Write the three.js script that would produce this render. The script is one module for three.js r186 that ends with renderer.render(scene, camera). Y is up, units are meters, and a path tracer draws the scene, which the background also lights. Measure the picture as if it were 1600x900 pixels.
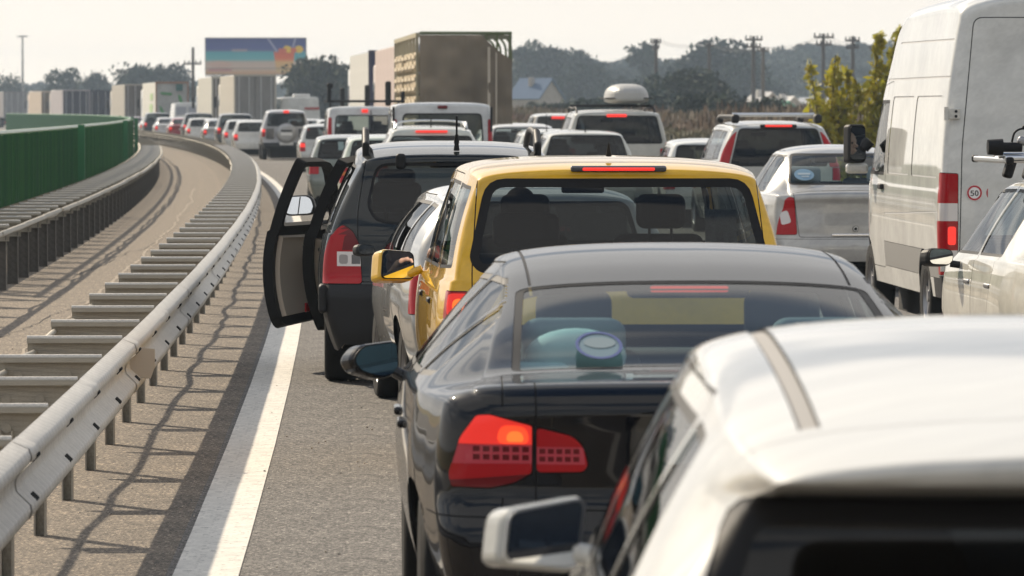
import * as THREE from 'three';
import { mergeGeometries } from 'three/addons/utils/BufferGeometryUtils.js';
import { RoundedBoxGeometry } from 'three/addons/geometries/RoundedBoxGeometry.js';
import { MarchingCubes } from 'three/addons/objects/MarchingCubes.js';

// ---------------------------------------------------------------- camera, sky, sun, exposure
const scene = new THREE.Scene();
const EYE = new THREE.Vector3(0, 1.9, 0);
const camera = new THREE.PerspectiveCamera(6.69, 16 / 9, 0.5, 9000);
camera.position.copy(EYE);
camera.rotation.x = -Math.atan(278 / 7700);
camera.focus = 29; camera.userData.fStop = 9.5;
const SUN_AZ = 29 * Math.PI / 180, SUN_EL = 28.5 * Math.PI / 180;          // sun ahead and to the left
const SUN = new THREE.Vector3(-Math.sin(SUN_AZ) * Math.cos(SUN_EL), Math.sin(SUN_EL), -Math.cos(SUN_AZ) * Math.cos(SUN_EL));
const sun = new THREE.DirectionalLight(new THREE.Color(1, 0.86, 0.67), 5);
sun.position.copy(SUN).multiplyScalar(200); sun.target.position.set(0, 0, -40);
sun.castShadow = true; sun.shadow.mapSize.set(4096, 4096); sun.shadow.radius = 1.5;
Object.assign(sun.shadow.camera, { left: -60, right: 60, top: 60, bottom: -60, near: 1, far: 500 });
scene.add(sun, sun.target);

function rng(seed) { let s = seed >>> 0; return () => { s = (s + 0x6d2b79f5) | 0; let t = Math.imul(s ^ (s >>> 15), 1 | s); t = (t + Math.imul(t ^ (t >>> 7), 61 | t)) ^ t; return ((t ^ (t >>> 14)) >>> 0) / 4294967296; }; }
function hash2(x, y, s) { let h = (x * 374761393 + y * 668265263 + s * 982451653) | 0; h = Math.imul(h ^ (h >>> 13), 1274126177); return ((h ^ (h >>> 16)) >>> 0) / 4294967296; }
function vnoise(x, y, per, s) {                                            // value noise that repeats every per cells
  const xi = Math.floor(x), yi = Math.floor(y), fx = x - xi, fy = y - yi, u = fx * fx * (3 - 2 * fx), v = fy * fy * (3 - 2 * fy), m = (a) => ((a % per) + per) % per;
  const a = hash2(m(xi), m(yi), s), b = hash2(m(xi + 1), m(yi), s), c = hash2(m(xi), m(yi + 1), s), d = hash2(m(xi + 1), m(yi + 1), s);
  return a + (b - a) * u + (c - a) * v + (a - b - c + d) * u * v;
}
const clamp = THREE.MathUtils.clamp, lerp = THREE.MathUtils.lerp, sstep = THREE.MathUtils.smoothstep;

{ // hazy daylight sky with thin high cloud, brighter round the sun
  const W = 1024, H = 512, data = new Float32Array(W * H * 4);
  for (let r = 0; r < H; r++) {
    const up = ((r + 0.5) / H - 0.5) * Math.PI, y = Math.sin(up), cu = Math.cos(up);
    for (let c = 0; c < W; c++) {
      const az = ((c + 0.5) / W - 0.5) * 2 * Math.PI, x = Math.cos(az) * cu, z = Math.sin(az) * cu;
      const e = Math.max(0, y), t = Math.pow(e, 0.75);
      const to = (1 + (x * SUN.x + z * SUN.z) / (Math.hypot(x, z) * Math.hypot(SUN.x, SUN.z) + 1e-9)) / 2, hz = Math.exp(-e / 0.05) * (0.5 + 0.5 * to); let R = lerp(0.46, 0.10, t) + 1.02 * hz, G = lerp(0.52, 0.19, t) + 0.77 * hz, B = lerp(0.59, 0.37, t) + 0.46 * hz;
      if (y > 0) {
        const px = x / (y + 0.06) * 0.9 + 40, pz = z / (y + 0.06) * 1.9 + 40;
        let n = 0; for (let k = 0, a = 0.5, f = 1; k < 5; k++, a *= 0.5, f *= 2) n += a * vnoise(px * f, pz * f, 4096, k + 3);
        const cl = sstep(n, 0.42, 0.56) * sstep(y, 0.03, 0.08) * 0.95;
        R = lerp(R, 1.0, cl); G = lerp(G, 0.98, cl); B = lerp(B, 0.96, cl);
      } else { const g = Math.min(1, -y * 8); R = lerp(R, 0.24, g); G = lerp(G, 0.22, g); B = lerp(B, 0.19, g); }
      const cs = Math.max(0, x * SUN.x + y * SUN.y + z * SUN.z), glow = 0.25 * Math.pow(cs, 8) + 1.6 * Math.pow(cs, 60);
      const i = (r * W + c) * 4;
      data[i] = R + glow; data[i + 1] = G + glow * 0.95; data[i + 2] = B + glow * 0.84; data[i + 3] = 1;
    }
  }
  const sky = new THREE.DataTexture(data, W, H, THREE.RGBAFormat, THREE.FloatType);
  sky.mapping = THREE.EquirectangularReflectionMapping; sky.magFilter = THREE.LinearFilter; sky.needsUpdate = true;
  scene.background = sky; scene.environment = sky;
}
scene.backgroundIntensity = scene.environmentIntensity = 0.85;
const renderer = new THREE.WebGLRenderer();
renderer.toneMapping = THREE.LinearToneMapping; renderer.toneMappingExposure = 1.25;
renderer.shadowMap.enabled = true;
scene.fog = new THREE.FogExp2(new THREE.Color(0.70, 0.85, 1.0), 0.00031);

// ---------------------------------------------------------------- the road's course: the left edge line is off = 0
const RAD = 3000, lineX = (d) => -0.76 - 0.0213 * d - d * d / (2 * RAD), heading = (d) => Math.atan(0.0213 + d / RAD);
const at = (d, off, y = 0) => { const h = heading(d); return new THREE.Vector3(lineX(d) + off * Math.cos(h), y, -d - off * Math.sin(h)); };
const px2x = (px, d) => (px - 800) * d / 7700;

// ---------------------------------------------------------------- naming
const used = new Map();
function numbered(name) { const n = used.get(name) ?? 0; used.set(name, n + 1); return n ? name + '_' + String(n).padStart(3, '0') : name; }
function tag(o, label, category, group) { o.userData.label = label; if (category) o.userData.category = category; if (group) o.userData.group = group; return o; }
function thing(name, label, category, pos, turn = 0, group) {
  const o = new THREE.Group(); o.name = numbered(name); tag(o, label, category, group);
  if (pos) o.position.copy(pos); o.rotation.y = turn; scene.add(o); return o;
}
function part(name, geo, mat, parent) { const m = new THREE.Mesh(geo, mat); m.name = name; m.castShadow = m.receiveShadow = true; parent.add(m); return m; }
function single(name, geo, mat, label, category, group) { const m = part(numbered(name), geo, mat, scene); return tag(m, label, category, group); }
function setting(name, geo, mat) { const m = part(numbered(name), geo, mat, scene); m.userData.kind = 'structure'; return m; }
function stuff(name, mesh, parent, label, category) { mesh.name = name; mesh.userData.kind = 'stuff'; if (label) tag(mesh, label, category); mesh.castShadow = mesh.receiveShadow = true; parent.add(mesh); return mesh; }

// ---------------------------------------------------------------- geometry helpers
const M4 = (x = 0, y = 0, z = 0, rx = 0, ry = 0, rz = 0, s = 1) => new THREE.Matrix4().compose(new THREE.Vector3(x, y, z), new THREE.Quaternion().setFromEuler(new THREE.Euler(rx, ry, rz)), typeof s === 'number' ? new THREE.Vector3(s, s, s) : s);
const flat = (g) => { if (g.index) g = g.toNonIndexed(); for (const k of Object.keys(g.attributes)) if (!['position', 'normal', 'uv'].includes(k)) g.deleteAttribute(k); return g; };
const bx = (w, h, d, x = 0, y = 0, z = 0, rx = 0, ry = 0, rz = 0) => flat(new THREE.BoxGeometry(w, h, d)).applyMatrix4(M4(x, y, z, rx, ry, rz));
const rb = (w, h, d, r, x = 0, y = 0, z = 0, rx = 0, ry = 0, rz = 0, n = 2) => flat(new RoundedBoxGeometry(w, h, d, n, Math.min(r, w / 2.01, h / 2.01, d / 2.01))).applyMatrix4(M4(x, y, z, rx, ry, rz));
const cyl = (r0, r1, h, n, x = 0, y = 0, z = 0, rx = 0, ry = 0, rz = 0) => flat(new THREE.CylinderGeometry(r1, r0, h, n)).applyMatrix4(M4(x, y, z, rx, ry, rz));
const ball = (r, x, y, z, sx = 1, sy = 1, sz = 1, n = 14) => flat(new THREE.SphereGeometry(r, n, n - 2)).applyMatrix4(M4(x, y, z, 0, 0, 0, new THREE.Vector3(sx, sy, sz)));
const tube = (pts, r, n = 6, seg = 0) => flat(new THREE.TubeGeometry(new THREE.CatmullRomCurve3(pts.map((p) => p.isVector3 ? p : new THREE.Vector3(...p))), seg || pts.length * 4, r, n));
const rod = (a, b, r, n = 6) => { a = new THREE.Vector3(...a); b = new THREE.Vector3(...b); const d = b.clone().sub(a), g = flat(new THREE.CylinderGeometry(r, r, d.length(), n)); return g.applyMatrix4(new THREE.Matrix4().compose(a.add(b).multiplyScalar(0.5), new THREE.Quaternion().setFromUnitVectors(new THREE.Vector3(0, 1, 0), d.normalize()), new THREE.Vector3(1, 1, 1))); };
const merge = (...gs) => mergeGeometries(gs.flat().map(flat));
const shapeOf = (pts) => new THREE.Shape(pts.map((p) => new THREE.Vector2(...p)));
const extr = (pts, depth, bevel = 0) => flat(new THREE.ExtrudeGeometry(pts instanceof THREE.Shape ? pts : shapeOf(pts), { depth, bevelEnabled: bevel > 0, bevelThickness: bevel, bevelSize: bevel, bevelOffset: -bevel, bevelSegments: 3, curveSegments: 10 }));
function rounded(pts, r) {                                                  // round the corners of a polygon
  const out = [];
  pts.forEach((p, i) => {
    const a = pts[(i + pts.length - 1) % pts.length], b = pts[(i + 1) % pts.length], rad = p[2] ?? r;
    const va = [a[0] - p[0], a[1] - p[1]], vb = [b[0] - p[0], b[1] - p[1]], la = Math.hypot(...va), lb = Math.hypot(...vb), k = Math.min(rad, la * 0.48, lb * 0.48);
    const A = [p[0] + va[0] / la * k, p[1] + va[1] / la * k], B = [p[0] + vb[0] / lb * k, p[1] + vb[1] / lb * k];
    for (let j = 0; j <= 4; j++) { const t = j / 4; out.push([0, 1].map((c) => (1 - t) ** 2 * A[c] + 2 * t * (1 - t) * p[c] + t * t * B[c])); }
  });
  return out;
}
const area = (p) => p.reduce((s, a, i) => { const b = p[(i + 1) % p.length]; return s + a[0] * b[1] - a[1] * b[0]; }, 0) / 2;
const ccw = (p) => area(p) < 0 ? p.slice().reverse() : p;
function shrink(poly, e) {                                                  // move every edge of a convex polygon inwards
  const p = ccw(poly), n = p.length;
  let out = p.slice();
  // clip the polygon with its own edges, each moved in by e
  for (let i = 0; i < n; i++) {
    const a = p[i], b = p[(i + 1) % n], l = Math.hypot(b[0] - a[0], b[1] - a[1]); if (l < 1e-7) continue;
    const nx = -(b[1] - a[1]) / l, ny = (b[0] - a[0]) / l, c = a[0] * nx + a[1] * ny + e, res = [];
    for (let j = 0; j < out.length; j++) {
      const u = out[j], v = out[(j + 1) % out.length], du = u[0] * nx + u[1] * ny - c, dv = v[0] * nx + v[1] * ny - c;
      if (du >= 0) res.push(u);
      if ((du >= 0) !== (dv >= 0)) { const t = du / (du - dv); res.push([u[0] + (v[0] - u[0]) * t, u[1] + (v[1] - u[1]) * t]); }
    }
    out = res; if (out.length < 3) return [];
  }
  return out;
}
function pchip(pts) {                                                       // smooth curve through points without overshoot
  const n = pts.length, x = pts.map((p) => p[0]), y = pts.map((p) => p[1]), h = [], dl = [], m = new Array(n).fill(0);
  for (let i = 0; i < n - 1; i++) { h[i] = x[i + 1] - x[i]; dl[i] = (y[i + 1] - y[i]) / h[i]; }
  m[0] = dl[0]; m[n - 1] = dl[n - 2];
  for (let i = 1; i < n - 1; i++) m[i] = dl[i - 1] * dl[i] <= 0 ? 0 : (() => { const w1 = 2 * h[i] + h[i - 1], w2 = h[i] + 2 * h[i - 1]; return (w1 + w2) / (w1 / dl[i - 1] + w2 / dl[i]); })();
  return (v) => {
    if (v <= x[0]) return y[0]; if (v >= x[n - 1]) return y[n - 1];
    let i = 0; while (v > x[i + 1]) i++;
    const t = (v - x[i]) / h[i], t2 = t * t, t3 = t2 * t;
    return (2 * t3 - 3 * t2 + 1) * y[i] + (t3 - 2 * t2 + t) * h[i] * m[i] + (-2 * t3 + 3 * t2) * y[i + 1] + (t3 - t2) * h[i] * m[i + 1];
  };
}
function ribbon(o0, o1, y, d0, d1, step, y1 = y) {                          // a sheet along the road, uv in metres
  const pos = [], nor = [], uv = [], idx = [];
  let i = 0;
  for (let d = d0; ; d = Math.min(d1, d + step), i++) {
    const a = at(d, o0, y), b = at(d, o1, y1);
    pos.push(...a.toArray(), ...b.toArray()); nor.push(0, 1, 0, 0, 1, 0); uv.push(o0, d, o1, d);
    if (i) idx.push(2 * i - 2, 2 * i - 1, 2 * i, 2 * i - 1, 2 * i + 1, 2 * i);
    if (d >= d1) break;
  }
  const g = new THREE.BufferGeometry();
  g.setAttribute('position', new THREE.Float32BufferAttribute(pos, 3)); g.setAttribute('normal', new THREE.Float32BufferAttribute(nor, 3)); g.setAttribute('uv', new THREE.Float32BufferAttribute(uv, 2));
  g.setIndex(idx); return g;
}
function sweep(profile, d0, d1, step, off, capEnds = true) {                // a profile [[right, up], ...] swept along the road
  const pos = [], uv = [], idx = [], n = profile.length, ds = [];
  for (let d = d0; d < d1 - 1e-6; d += step) ds.push(d); ds.push(d1);
  ds.forEach((d, i) => { profile.forEach(([r, u], j) => { pos.push(...at(d, off + r, u).toArray()); uv.push(j / n, d); if (i && j) { const a = (i - 1) * n + j - 1, b = a + 1, c = a + n, e = b + n; idx.push(a, b, c, b, e, c); } }); });
  const g = new THREE.BufferGeometry();
  g.setAttribute('position', new THREE.Float32BufferAttribute(pos, 3)); g.setAttribute('uv', new THREE.Float32BufferAttribute(uv, 2)); g.setIndex(idx); g.computeVertexNormals(); return g;
}

// ---------------------------------------------------------------- textures and materials
function tex(size, rep, fn, srgb = true) {                                  // fn(x, y) -> [r, g, b] 0..1, rep = metres it covers
  const d = new Uint8Array(size * size * 4);
  for (let y = 0; y < size; y++) for (let x = 0; x < size; x++) { const c = fn(x, y), i = (y * size + x) * 4; d[i] = clamp(c[0], 0, 1) * 255; d[i + 1] = clamp(c[1], 0, 1) * 255; d[i + 2] = clamp(c[2], 0, 1) * 255; d[i + 3] = 255; }
  const t = new THREE.DataTexture(d, size, size); t.wrapS = t.wrapT = THREE.RepeatWrapping; t.magFilter = THREE.LinearFilter; t.repeat.set(1 / rep, 1 / rep);
  if (srgb) t.colorSpace = THREE.SRGBColorSpace; t.needsUpdate = true; return t;
}
const lin = (r, g, b) => new THREE.Color().setRGB(r, g, b);
const std = (c, rough = 0.7, o = {}) => new THREE.MeshStandardMaterial({ color: Array.isArray(c) ? lin(...c) : c, roughness: rough, ...o });
const phys = (c, rough, o = {}) => new THREE.MeshPhysicalMaterial({ color: Array.isArray(c) ? lin(...c) : c, roughness: rough, ...o });
const dust = tex(512, 2.3, (x, y) => { const n = 0.5 * vnoise(x / 64, y / 64, 8, 1) + 0.3 * vnoise(x / 16, y / 16, 32, 2) + 0.2 * vnoise(x / 4, y / 4, 128, 3); const v = 0.9 + 0.2 * (n - 0.5); return [v, v, v * 0.985]; });
const smear = tex(512, 1.7, (x, y) => { const n = 0.5 * vnoise(x / 40, y / 80, 8, 5) + 0.5 * vnoise(x / 8, y / 8, 64, 6); const v = 0.25 + 0.55 * n; return [v, v, v]; }, false);
smear.repeat.set(1 / 1.7, 1 / 1.7);
const paints = new Map();
function paint(c, o = {}) { const k = JSON.stringify([c, o]); if (!paints.has(k)) paints.set(k, phys(c, 0.42, { clearcoat: 1, clearcoatRoughness: 0.03, specularIntensity: 0.25, map: dust, ...o })); return paints.get(k); }
const WHITE = paint([0.70, 0.685, 0.65]), SILVER = paint([0.42, 0.42, 0.41], { metalness: 0.55, roughness: 0.36 }), BLACKP = paint([0.004, 0.005, 0.008], { clearcoat: 0.72, specularIntensity: 0.03 }), YELLOW = paint([0.84, 0.48, 0.006]);
const m = {
  black: phys([0.008, 0.008, 0.009], 0.55, { specularIntensity: 0.4 }), plastic: phys([0.017, 0.017, 0.018], 0.55, { specularIntensity: 0.5 }), rubber: phys([0.012, 0.012, 0.012], 0.85, { specularIntensity: 0.4 }), gap: std([0.006, 0.006, 0.006], 0.9),
  trim: std([0.022, 0.022, 0.024], 0.85), beige: std([0.50, 0.43, 0.35], 0.8), seat: std([0.02, 0.02, 0.023], 0.92), under: std([0.01, 0.01, 0.01], 0.95),
  chrome: std([0.75, 0.75, 0.76], 0.12, { metalness: 1 }), alloy: std([0.30, 0.30, 0.31], 0.4, { metalness: 0.8 }), alu: std([0.62, 0.63, 0.64], 0.3, { metalness: 0.9 }),
  mirror: std([0.86, 0.88, 0.9], 0.01, { metalness: 1 }), bluemirror: std([0.35, 0.62, 0.78], 0.01, { metalness: 1 }),
  glass: phys([0.80, 0.87, 0.85], 0.0, { transmission: 1, ior: 1.5, specularIntensity: 0.65 }), tint: phys([0.36, 0.40, 0.405], 0.0, { transmission: 1, ior: 1.5, specularIntensity: 0.65 }), dark: phys([0.10, 0.115, 0.13], 0.0, { transmission: 1, ior: 1.5, specularIntensity: 0.65 }),
  tint2: phys([0.30, 0.33, 0.335], 0.0, { transmission: 1, ior: 1.5, specularIntensity: 0.65 }),
  teal: phys([0.54, 0.68, 0.70], 0.0, { transmission: 1, ior: 1.5, specularIntensity: 0.65 }),
  lens: phys([0.36, 0.004, 0.008], 0.3, { specularIntensity: 0.2, clearcoat: 0.45, clearcoatRoughness: 0.05 }), lensDark: phys([0.13, 0.003, 0.006], 0.3, { specularIntensity: 0.2, clearcoat: 0.45, clearcoatRoughness: 0.05 }),
  lensClear: phys([0.62, 0.58, 0.56], 0.15, { clearcoat: 1, clearcoatRoughness: 0.03 }), lensGrid: phys([0.46, 0.05, 0.07], 0.3, { specularIntensity: 0.2, clearcoat: 0.45 }), smoke: phys([0.05, 0.05, 0.055], 0.15, { clearcoat: 1 }),
  lit: std([0.5, 0.02, 0.015], 0.3, { emissive: lin(1, 0.045, 0.03), emissiveIntensity: 0.72 }), litOrange: std([0.6, 0.1, 0.02], 0.3, { emissive: lin(1, 0.17, 0.02), emissiveIntensity: 0.85 }),
  glow: std([0.5, 0.015, 0.012], 0.3, { emissive: lin(1, 0.03, 0.015), emissiveIntensity: 0.42 }), glow2: std([0.5, 0.03, 0.012], 0.3, { emissive: lin(1, 0.07, 0.015), emissiveIntensity: 0.8 }),
  plate: std([0.72, 0.72, 0.70], 0.5), amber: std([0.55, 0.16, 0.02], 0.3),
};
// ---------------------------------------------------------------- car bodies: one smooth shell, cut into panels, panes and lamps
// car axes: x right, y up, z back; s = metres forward of the tail (z = L/2 - s)
const mix6 = (a, b, t) => a.map((v, i) => v + (b[i] - v) * t);
function shell(sp) {
  const { L } = sp, N = sp.res ?? 64, nl = sp.nl ?? 10, ng = sp.ng ?? 8, nr = sp.nr ?? 12, cap = sp.cap ?? 8, K = sp.kr ?? 6, r = sp.r ?? 0.06;
  const top = pchip(sp.top), belt = pchip(sp.belt), wB = pchip(sp.wB), rW = pchip(sp.rW), drop = pchip(sp.drop), rear = pchip(sp.rear), front = pchip(sp.front ?? [[0.2, 0.06], [0.5, 0], [0.8, 0.08], [1.2, 0.1]]);
  const sill = sp.sill ?? 0.24, ledge = sp.ledge ?? 0.02, bulge = sp.bulge ?? 0.02, sn = sp.sn ?? 2.7;
  const section = (s) => {
    const t = top(s), bl = Math.min(belt(s), t - 0.035), w = wB(s), dr = Math.min(drop(s), (t - bl) * 0.8), yR = t - dr, wr = Math.min(rW(s), w - ledge - 0.005), pts = [];
    const ws = w - (sp.sillIn ?? 0.07), wm = w + bulge;
    for (let j = 0; j <= nl; j++) { const q = j / nl, c = 2 * wm - 0.5 * (ws + w); pts.push([(1 - q) ** 2 * ws + 2 * q * (1 - q) * c + q * q * w, lerp(sill, bl, q)]); }
    const b0 = bl + ledge * 0.6;
    for (let j = 0; j <= ng; j++) { const q = j / ng, bow = (sp.bow ?? 0.018) * 4 * q * (1 - q); pts.push([lerp(w - ledge, wr, q) + bow, lerp(Math.min(b0, yR - 0.003), yR, q)]); }
    for (let j = 1; j <= nr; j++) { const th = j / nr * Math.PI / 2; pts.push([j === nr ? 0 : wr * Math.cos(th) ** (2 / sn), yR + dr * Math.sin(th) ** (2 / sn)]); }
    return pts;
  };
  const inset = (pts, e) => {                                               // the section drawn in by e all round
    const w = Math.max(...pts.map((p) => p[0])), y0 = pts[0][1], y1 = pts[pts.length - 1][1], ym = (y0 + y1) / 2, k = 1 - e / ((y1 - y0) / 2);
    return pts.map(([x, y]) => [x * (1 - e / w), ym + (y - ym) * k]);
  };
  const rows = [], plan = sp.plan ?? 0.12, fplan = sp.fplan ?? 0.25, fade = sp.fade ?? 1.1;
  const bend = (x, y, s) => {
    const u = Math.abs(x) / (sp.W / 2), wr = 1 - sstep(s, 0.02, fade), wf = 1 - sstep(L - s, 0.02, 1.2);
    return s + wr * (rear(y) + plan * u ** 3) - wf * (front(y) + fplan * u * u);
  };
  const push = (pts, s) => rows.push(pts.map(([x, y]) => [x, y, L / 2 - bend(x, y, s)]));
  const capRows = (s, e, pts, dir) => { const q = inset(pts, e), list = []; for (let k = 1; k <= cap; k++) list.push([q.map(([x, y]) => [x * (1 - k / cap), y]), s]); return dir > 0 ? list : list.reverse(); };
  const rs = section(r), fs = section(L - r);
  for (const [p, s] of capRows(0, r, rs, -1)) push(p, s);
  for (let k = K; k > 0; k--) { const th = k / K * Math.PI / 2; push(inset(rs, r * (1 - Math.cos(th))), r * (1 - Math.sin(th))); }
  for (let i = 0; i <= N; i++) { const u = i / N; push(section(lerp(r, L - r, u)), lerp(r, L - r, u)); }
  for (let k = 1; k <= K; k++) { const th = k / K * Math.PI / 2; push(inset(fs, r * (1 - Math.cos(th))), L - r * (1 - Math.sin(th))); }
  for (const [p, s] of capRows(L, r, fs, 1)) push(p, s);
  // smooth normals on the half shell, then both halves as loose triangles
  const n = rows[0].length, nor = rows.map((rw) => rw.map(() => [0, 0, 0])), acc = new Map(), faces = [];
  const key = (p) => Math.round(p[0] * 2e4) + ',' + Math.round(p[1] * 2e4) + ',' + Math.round(p[2] * 2e4);
  const add = (a, b, c) => {
    const A = rows[a[0]][a[1]], B = rows[b[0]][b[1]], C = rows[c[0]][c[1]], u = [B[0] - A[0], B[1] - A[1], B[2] - A[2]], v = [C[0] - A[0], C[1] - A[1], C[2] - A[2]];
    const f = [u[1] * v[2] - u[2] * v[1], u[2] * v[0] - u[0] * v[2], u[0] * v[1] - u[1] * v[0]]; if (Math.hypot(...f) < 1e-10) return;
    faces.push([a, b, c]);
    for (const p of [A, B, C]) { const k = key(p), s = acc.get(k) ?? [0, 0, 0]; acc.set(k, [s[0] + f[0], s[1] + f[1], s[2] + f[2]]); }
  };
  for (let i = 0; i + 1 < rows.length; i++) for (let j = 0; j + 1 < n; j++) { add([i, j], [i + 1, j], [i, j + 1]); add([i, j + 1], [i + 1, j], [i + 1, j + 1]); }
  const vert = ([i, j], mir) => { const p = rows[i][j]; let a = acc.get(key(p)).slice(); if (p[0] < 1e-6) a[0] = 0; const l = Math.hypot(...a) || 1; a = a.map((v) => v / l); return mir ? [-p[0], p[1], p[2], -a[0], a[1], a[2]] : [...p, ...a]; };
  const tris = [];
  for (const [a, b, c] of faces) { tris.push([vert(a), vert(b), vert(c)], [vert(a, 1), vert(c, 1), vert(b, 1)]); }
  return tris;
}
const PROJ = { zy: [2, 1], xy: [0, 1], xz: [0, 2] };
function cut(tris, poly, proj, ok) {
  const p = ccw(poly), [ia, ib] = PROJ[proj.replace('a', '')] ?? PROJ.xy, abs = proj[0] === 'a', X = abs ? (v) => Math.abs(v[ia]) : (v) => v[ia];
  let x0 = 1e9, x1 = -1e9, y0 = 1e9, y1 = -1e9; for (const q of p) { x0 = Math.min(x0, q[0]); x1 = Math.max(x1, q[0]); y0 = Math.min(y0, q[1]); y1 = Math.max(y1, q[1]); }
  const edges = p.map((a, i) => { const b = p[(i + 1) % p.length], l = Math.hypot(b[0] - a[0], b[1] - a[1]); return l < 1e-7 ? null : [-(b[1] - a[1]) / l, (b[0] - a[0]) / l, a]; }).filter(Boolean);
  const inside = [], outside = [];
  const fan = (poly, list) => { for (let i = 1; i + 1 < poly.length; i++) list.push([poly[0], poly[i], poly[i + 1]]); };
  for (const t of tris) {
    const xs = t.map(X), ys = t.map((v) => v[ib]);
    if (Math.max(...xs) <= x0 || Math.min(...xs) >= x1 || Math.max(...ys) <= y0 || Math.min(...ys) >= y1 || !ok((t[0][3] + t[1][3] + t[2][3]) / 3, (t[0][4] + t[1][4] + t[2][4]) / 3, (t[0][5] + t[1][5] + t[2][5]) / 3, (t[0][0] + t[1][0] + t[2][0]) / 3, (t[0][2] + t[1][2] + t[2][2]) / 3)) { outside.push(t); continue; }
    let cur = t; const outs = [];
    for (const [nx, ny, a] of edges) {
      const din = [], dout = [];
      for (let j = 0; j < cur.length; j++) {
        const u = cur[j], v = cur[(j + 1) % cur.length], du = (X(u) - a[0]) * nx + (u[ib] - a[1]) * ny, dv = (X(v) - a[0]) * nx + (v[ib] - a[1]) * ny;
        if (du >= 0) din.push(u); if (du <= 0) dout.push(u);
        if ((du > 0 && dv < 0) || (du < 0 && dv > 0)) { const w = mix6(u, v, du / (du - dv)); din.push(w); dout.push(w); }
      }
      if (dout.length > 2) outs.push(dout);
      cur = din; if (cur.length < 3) break;
    }
    if (cur.length < 3) { outside.push(t); continue; }
    fan(cur, inside); for (const o of outs) fan(o, outside);
  }
  return [inside, outside];
}
function geoOf(tris, push = 0, filter) {
  const list = filter ? tris.filter(filter) : tris, pos = new Float32Array(list.length * 9), nor = new Float32Array(list.length * 9), uv = new Float32Array(list.length * 6);
  list.forEach((t, i) => t.forEach((v, j) => {
    const o = i * 9 + j * 3, l = Math.hypot(v[3], v[4], v[5]) || 1, a = [v[3] / l, v[4] / l, v[5] / l];
    for (let c = 0; c < 3; c++) { pos[o + c] = v[c] + a[c] * push; nor[o + c] = a[c]; }
    uv[i * 6 + j * 2] = v[2] + v[0] * 0.7; uv[i * 6 + j * 2 + 1] = v[1] + Math.abs(v[0]) * 0.3;
  }));
  const g = new THREE.BufferGeometry(); g.setAttribute('position', new THREE.BufferAttribute(pos, 3)); g.setAttribute('normal', new THREE.BufferAttribute(nor, 3)); g.setAttribute('uv', new THREE.BufferAttribute(uv, 2)); return g;
}
const cx3 = (t) => (t[0][0] + t[1][0] + t[2][0]) / 3;
const WHERE = {
  side: (nx) => Math.abs(nx) > 0.35, rear: (nx, ny, nz) => nz > 0.03, front: (nx, ny, nz) => nz < -0.12, any: () => true, top: (nx, ny) => ny > 0.3,
  left: (nx) => nx < -0.35, wrap: (nx, ny, nz, x, z) => nz > -0.3,
};
// wheels ------------------------------------------------------------------
const wheelGeo = new Map();
function wheelParts(r, w, style = 0) {
  const k = [r, w, style].join(); if (wheelGeo.has(k)) return wheelGeo.get(k);
  const q = r * 0.66, pr = [[q, -w / 2 + 0.01], [r * 0.93, -w / 2], [r * 0.985, -w / 2 + 0.02], [r, -w / 2 + 0.045], [r, w / 2 - 0.045], [r * 0.985, w / 2 - 0.02], [r * 0.93, w / 2], [q, w / 2 - 0.01]];
  const tyre = flat(new THREE.LatheGeometry(pr.map((p) => new THREE.Vector2(...p)), 28)).applyMatrix4(M4(0, 0, 0, 0, 0, Math.PI / 2));
  const rim = [flat(new THREE.LatheGeometry([[q * 1.02, w / 2 - 0.012], [q * 0.93, w / 2 - 0.02], [q * 0.9, w / 2 - 0.1], [q * 0.9, -w / 2 + 0.02]].map((p) => new THREE.Vector2(...p)), 24)).applyMatrix4(M4(0, 0, 0, 0, 0, -Math.PI / 2)), cyl(q * 0.22, q * 0.2, 0.06, 12, w / 2 - 0.05, 0, 0, 0, 0, Math.PI / 2)];
  const ns = style ? 7 : 5; for (let i = 0; i < ns; i++) rim.push(bx(0.03, q * 0.95, q * (style ? 0.16 : 0.24), 0, q * 0.47, 0).applyMatrix4(M4(w / 2 - 0.05, 0, 0, i / ns * Math.PI * 2)));
  const back = cyl(q * 0.9, q * 0.9, 0.02, 18, -w / 2 + 0.03, 0, 0, 0, 0, Math.PI / 2);
  const v = { tyre, rim: merge(rim), back }; wheelGeo.set(k, v); return v;
}
function addWheel(car, x, s, r, w, L, style) {
  const g = wheelParts(r, w, style), h = part('wheel', g.tyre, m.rubber, car); h.position.set(x, r, L / 2 - s); if (x < 0) h.rotation.y = Math.PI;
  part('rim', g.rim, m.alloy, h); part('brake_disc', g.back, m.plastic, h); return h;
}
// seats -------------------------------------------------------------------
const seatGeo = merge(rb(0.5, 0.14, 0.52, 0.06, 0, 0.07, 0), rb(0.5, 0.62, 0.13, 0.06, 0, 0.4, 0.27, -0.2));
const headGeo = merge(rb(0.27, 0.19, 0.1, 0.05, 0, 0.83, 0.375, -0.15, 0, 0, 3), rod([-0.06, 0.6, 0.33], [-0.06, 0.76, 0.36], 0.008), rod([0.06, 0.6, 0.33], [0.06, 0.76, 0.36], 0.008));
function addSeat(car, x, y, z, mat = m.seat, wide = 1) { const s = part('seat', seatGeo, mat, car); s.position.set(x, y, z); s.scale.x = wide; part('headrest', headGeo, mat, s); return s; }

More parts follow.
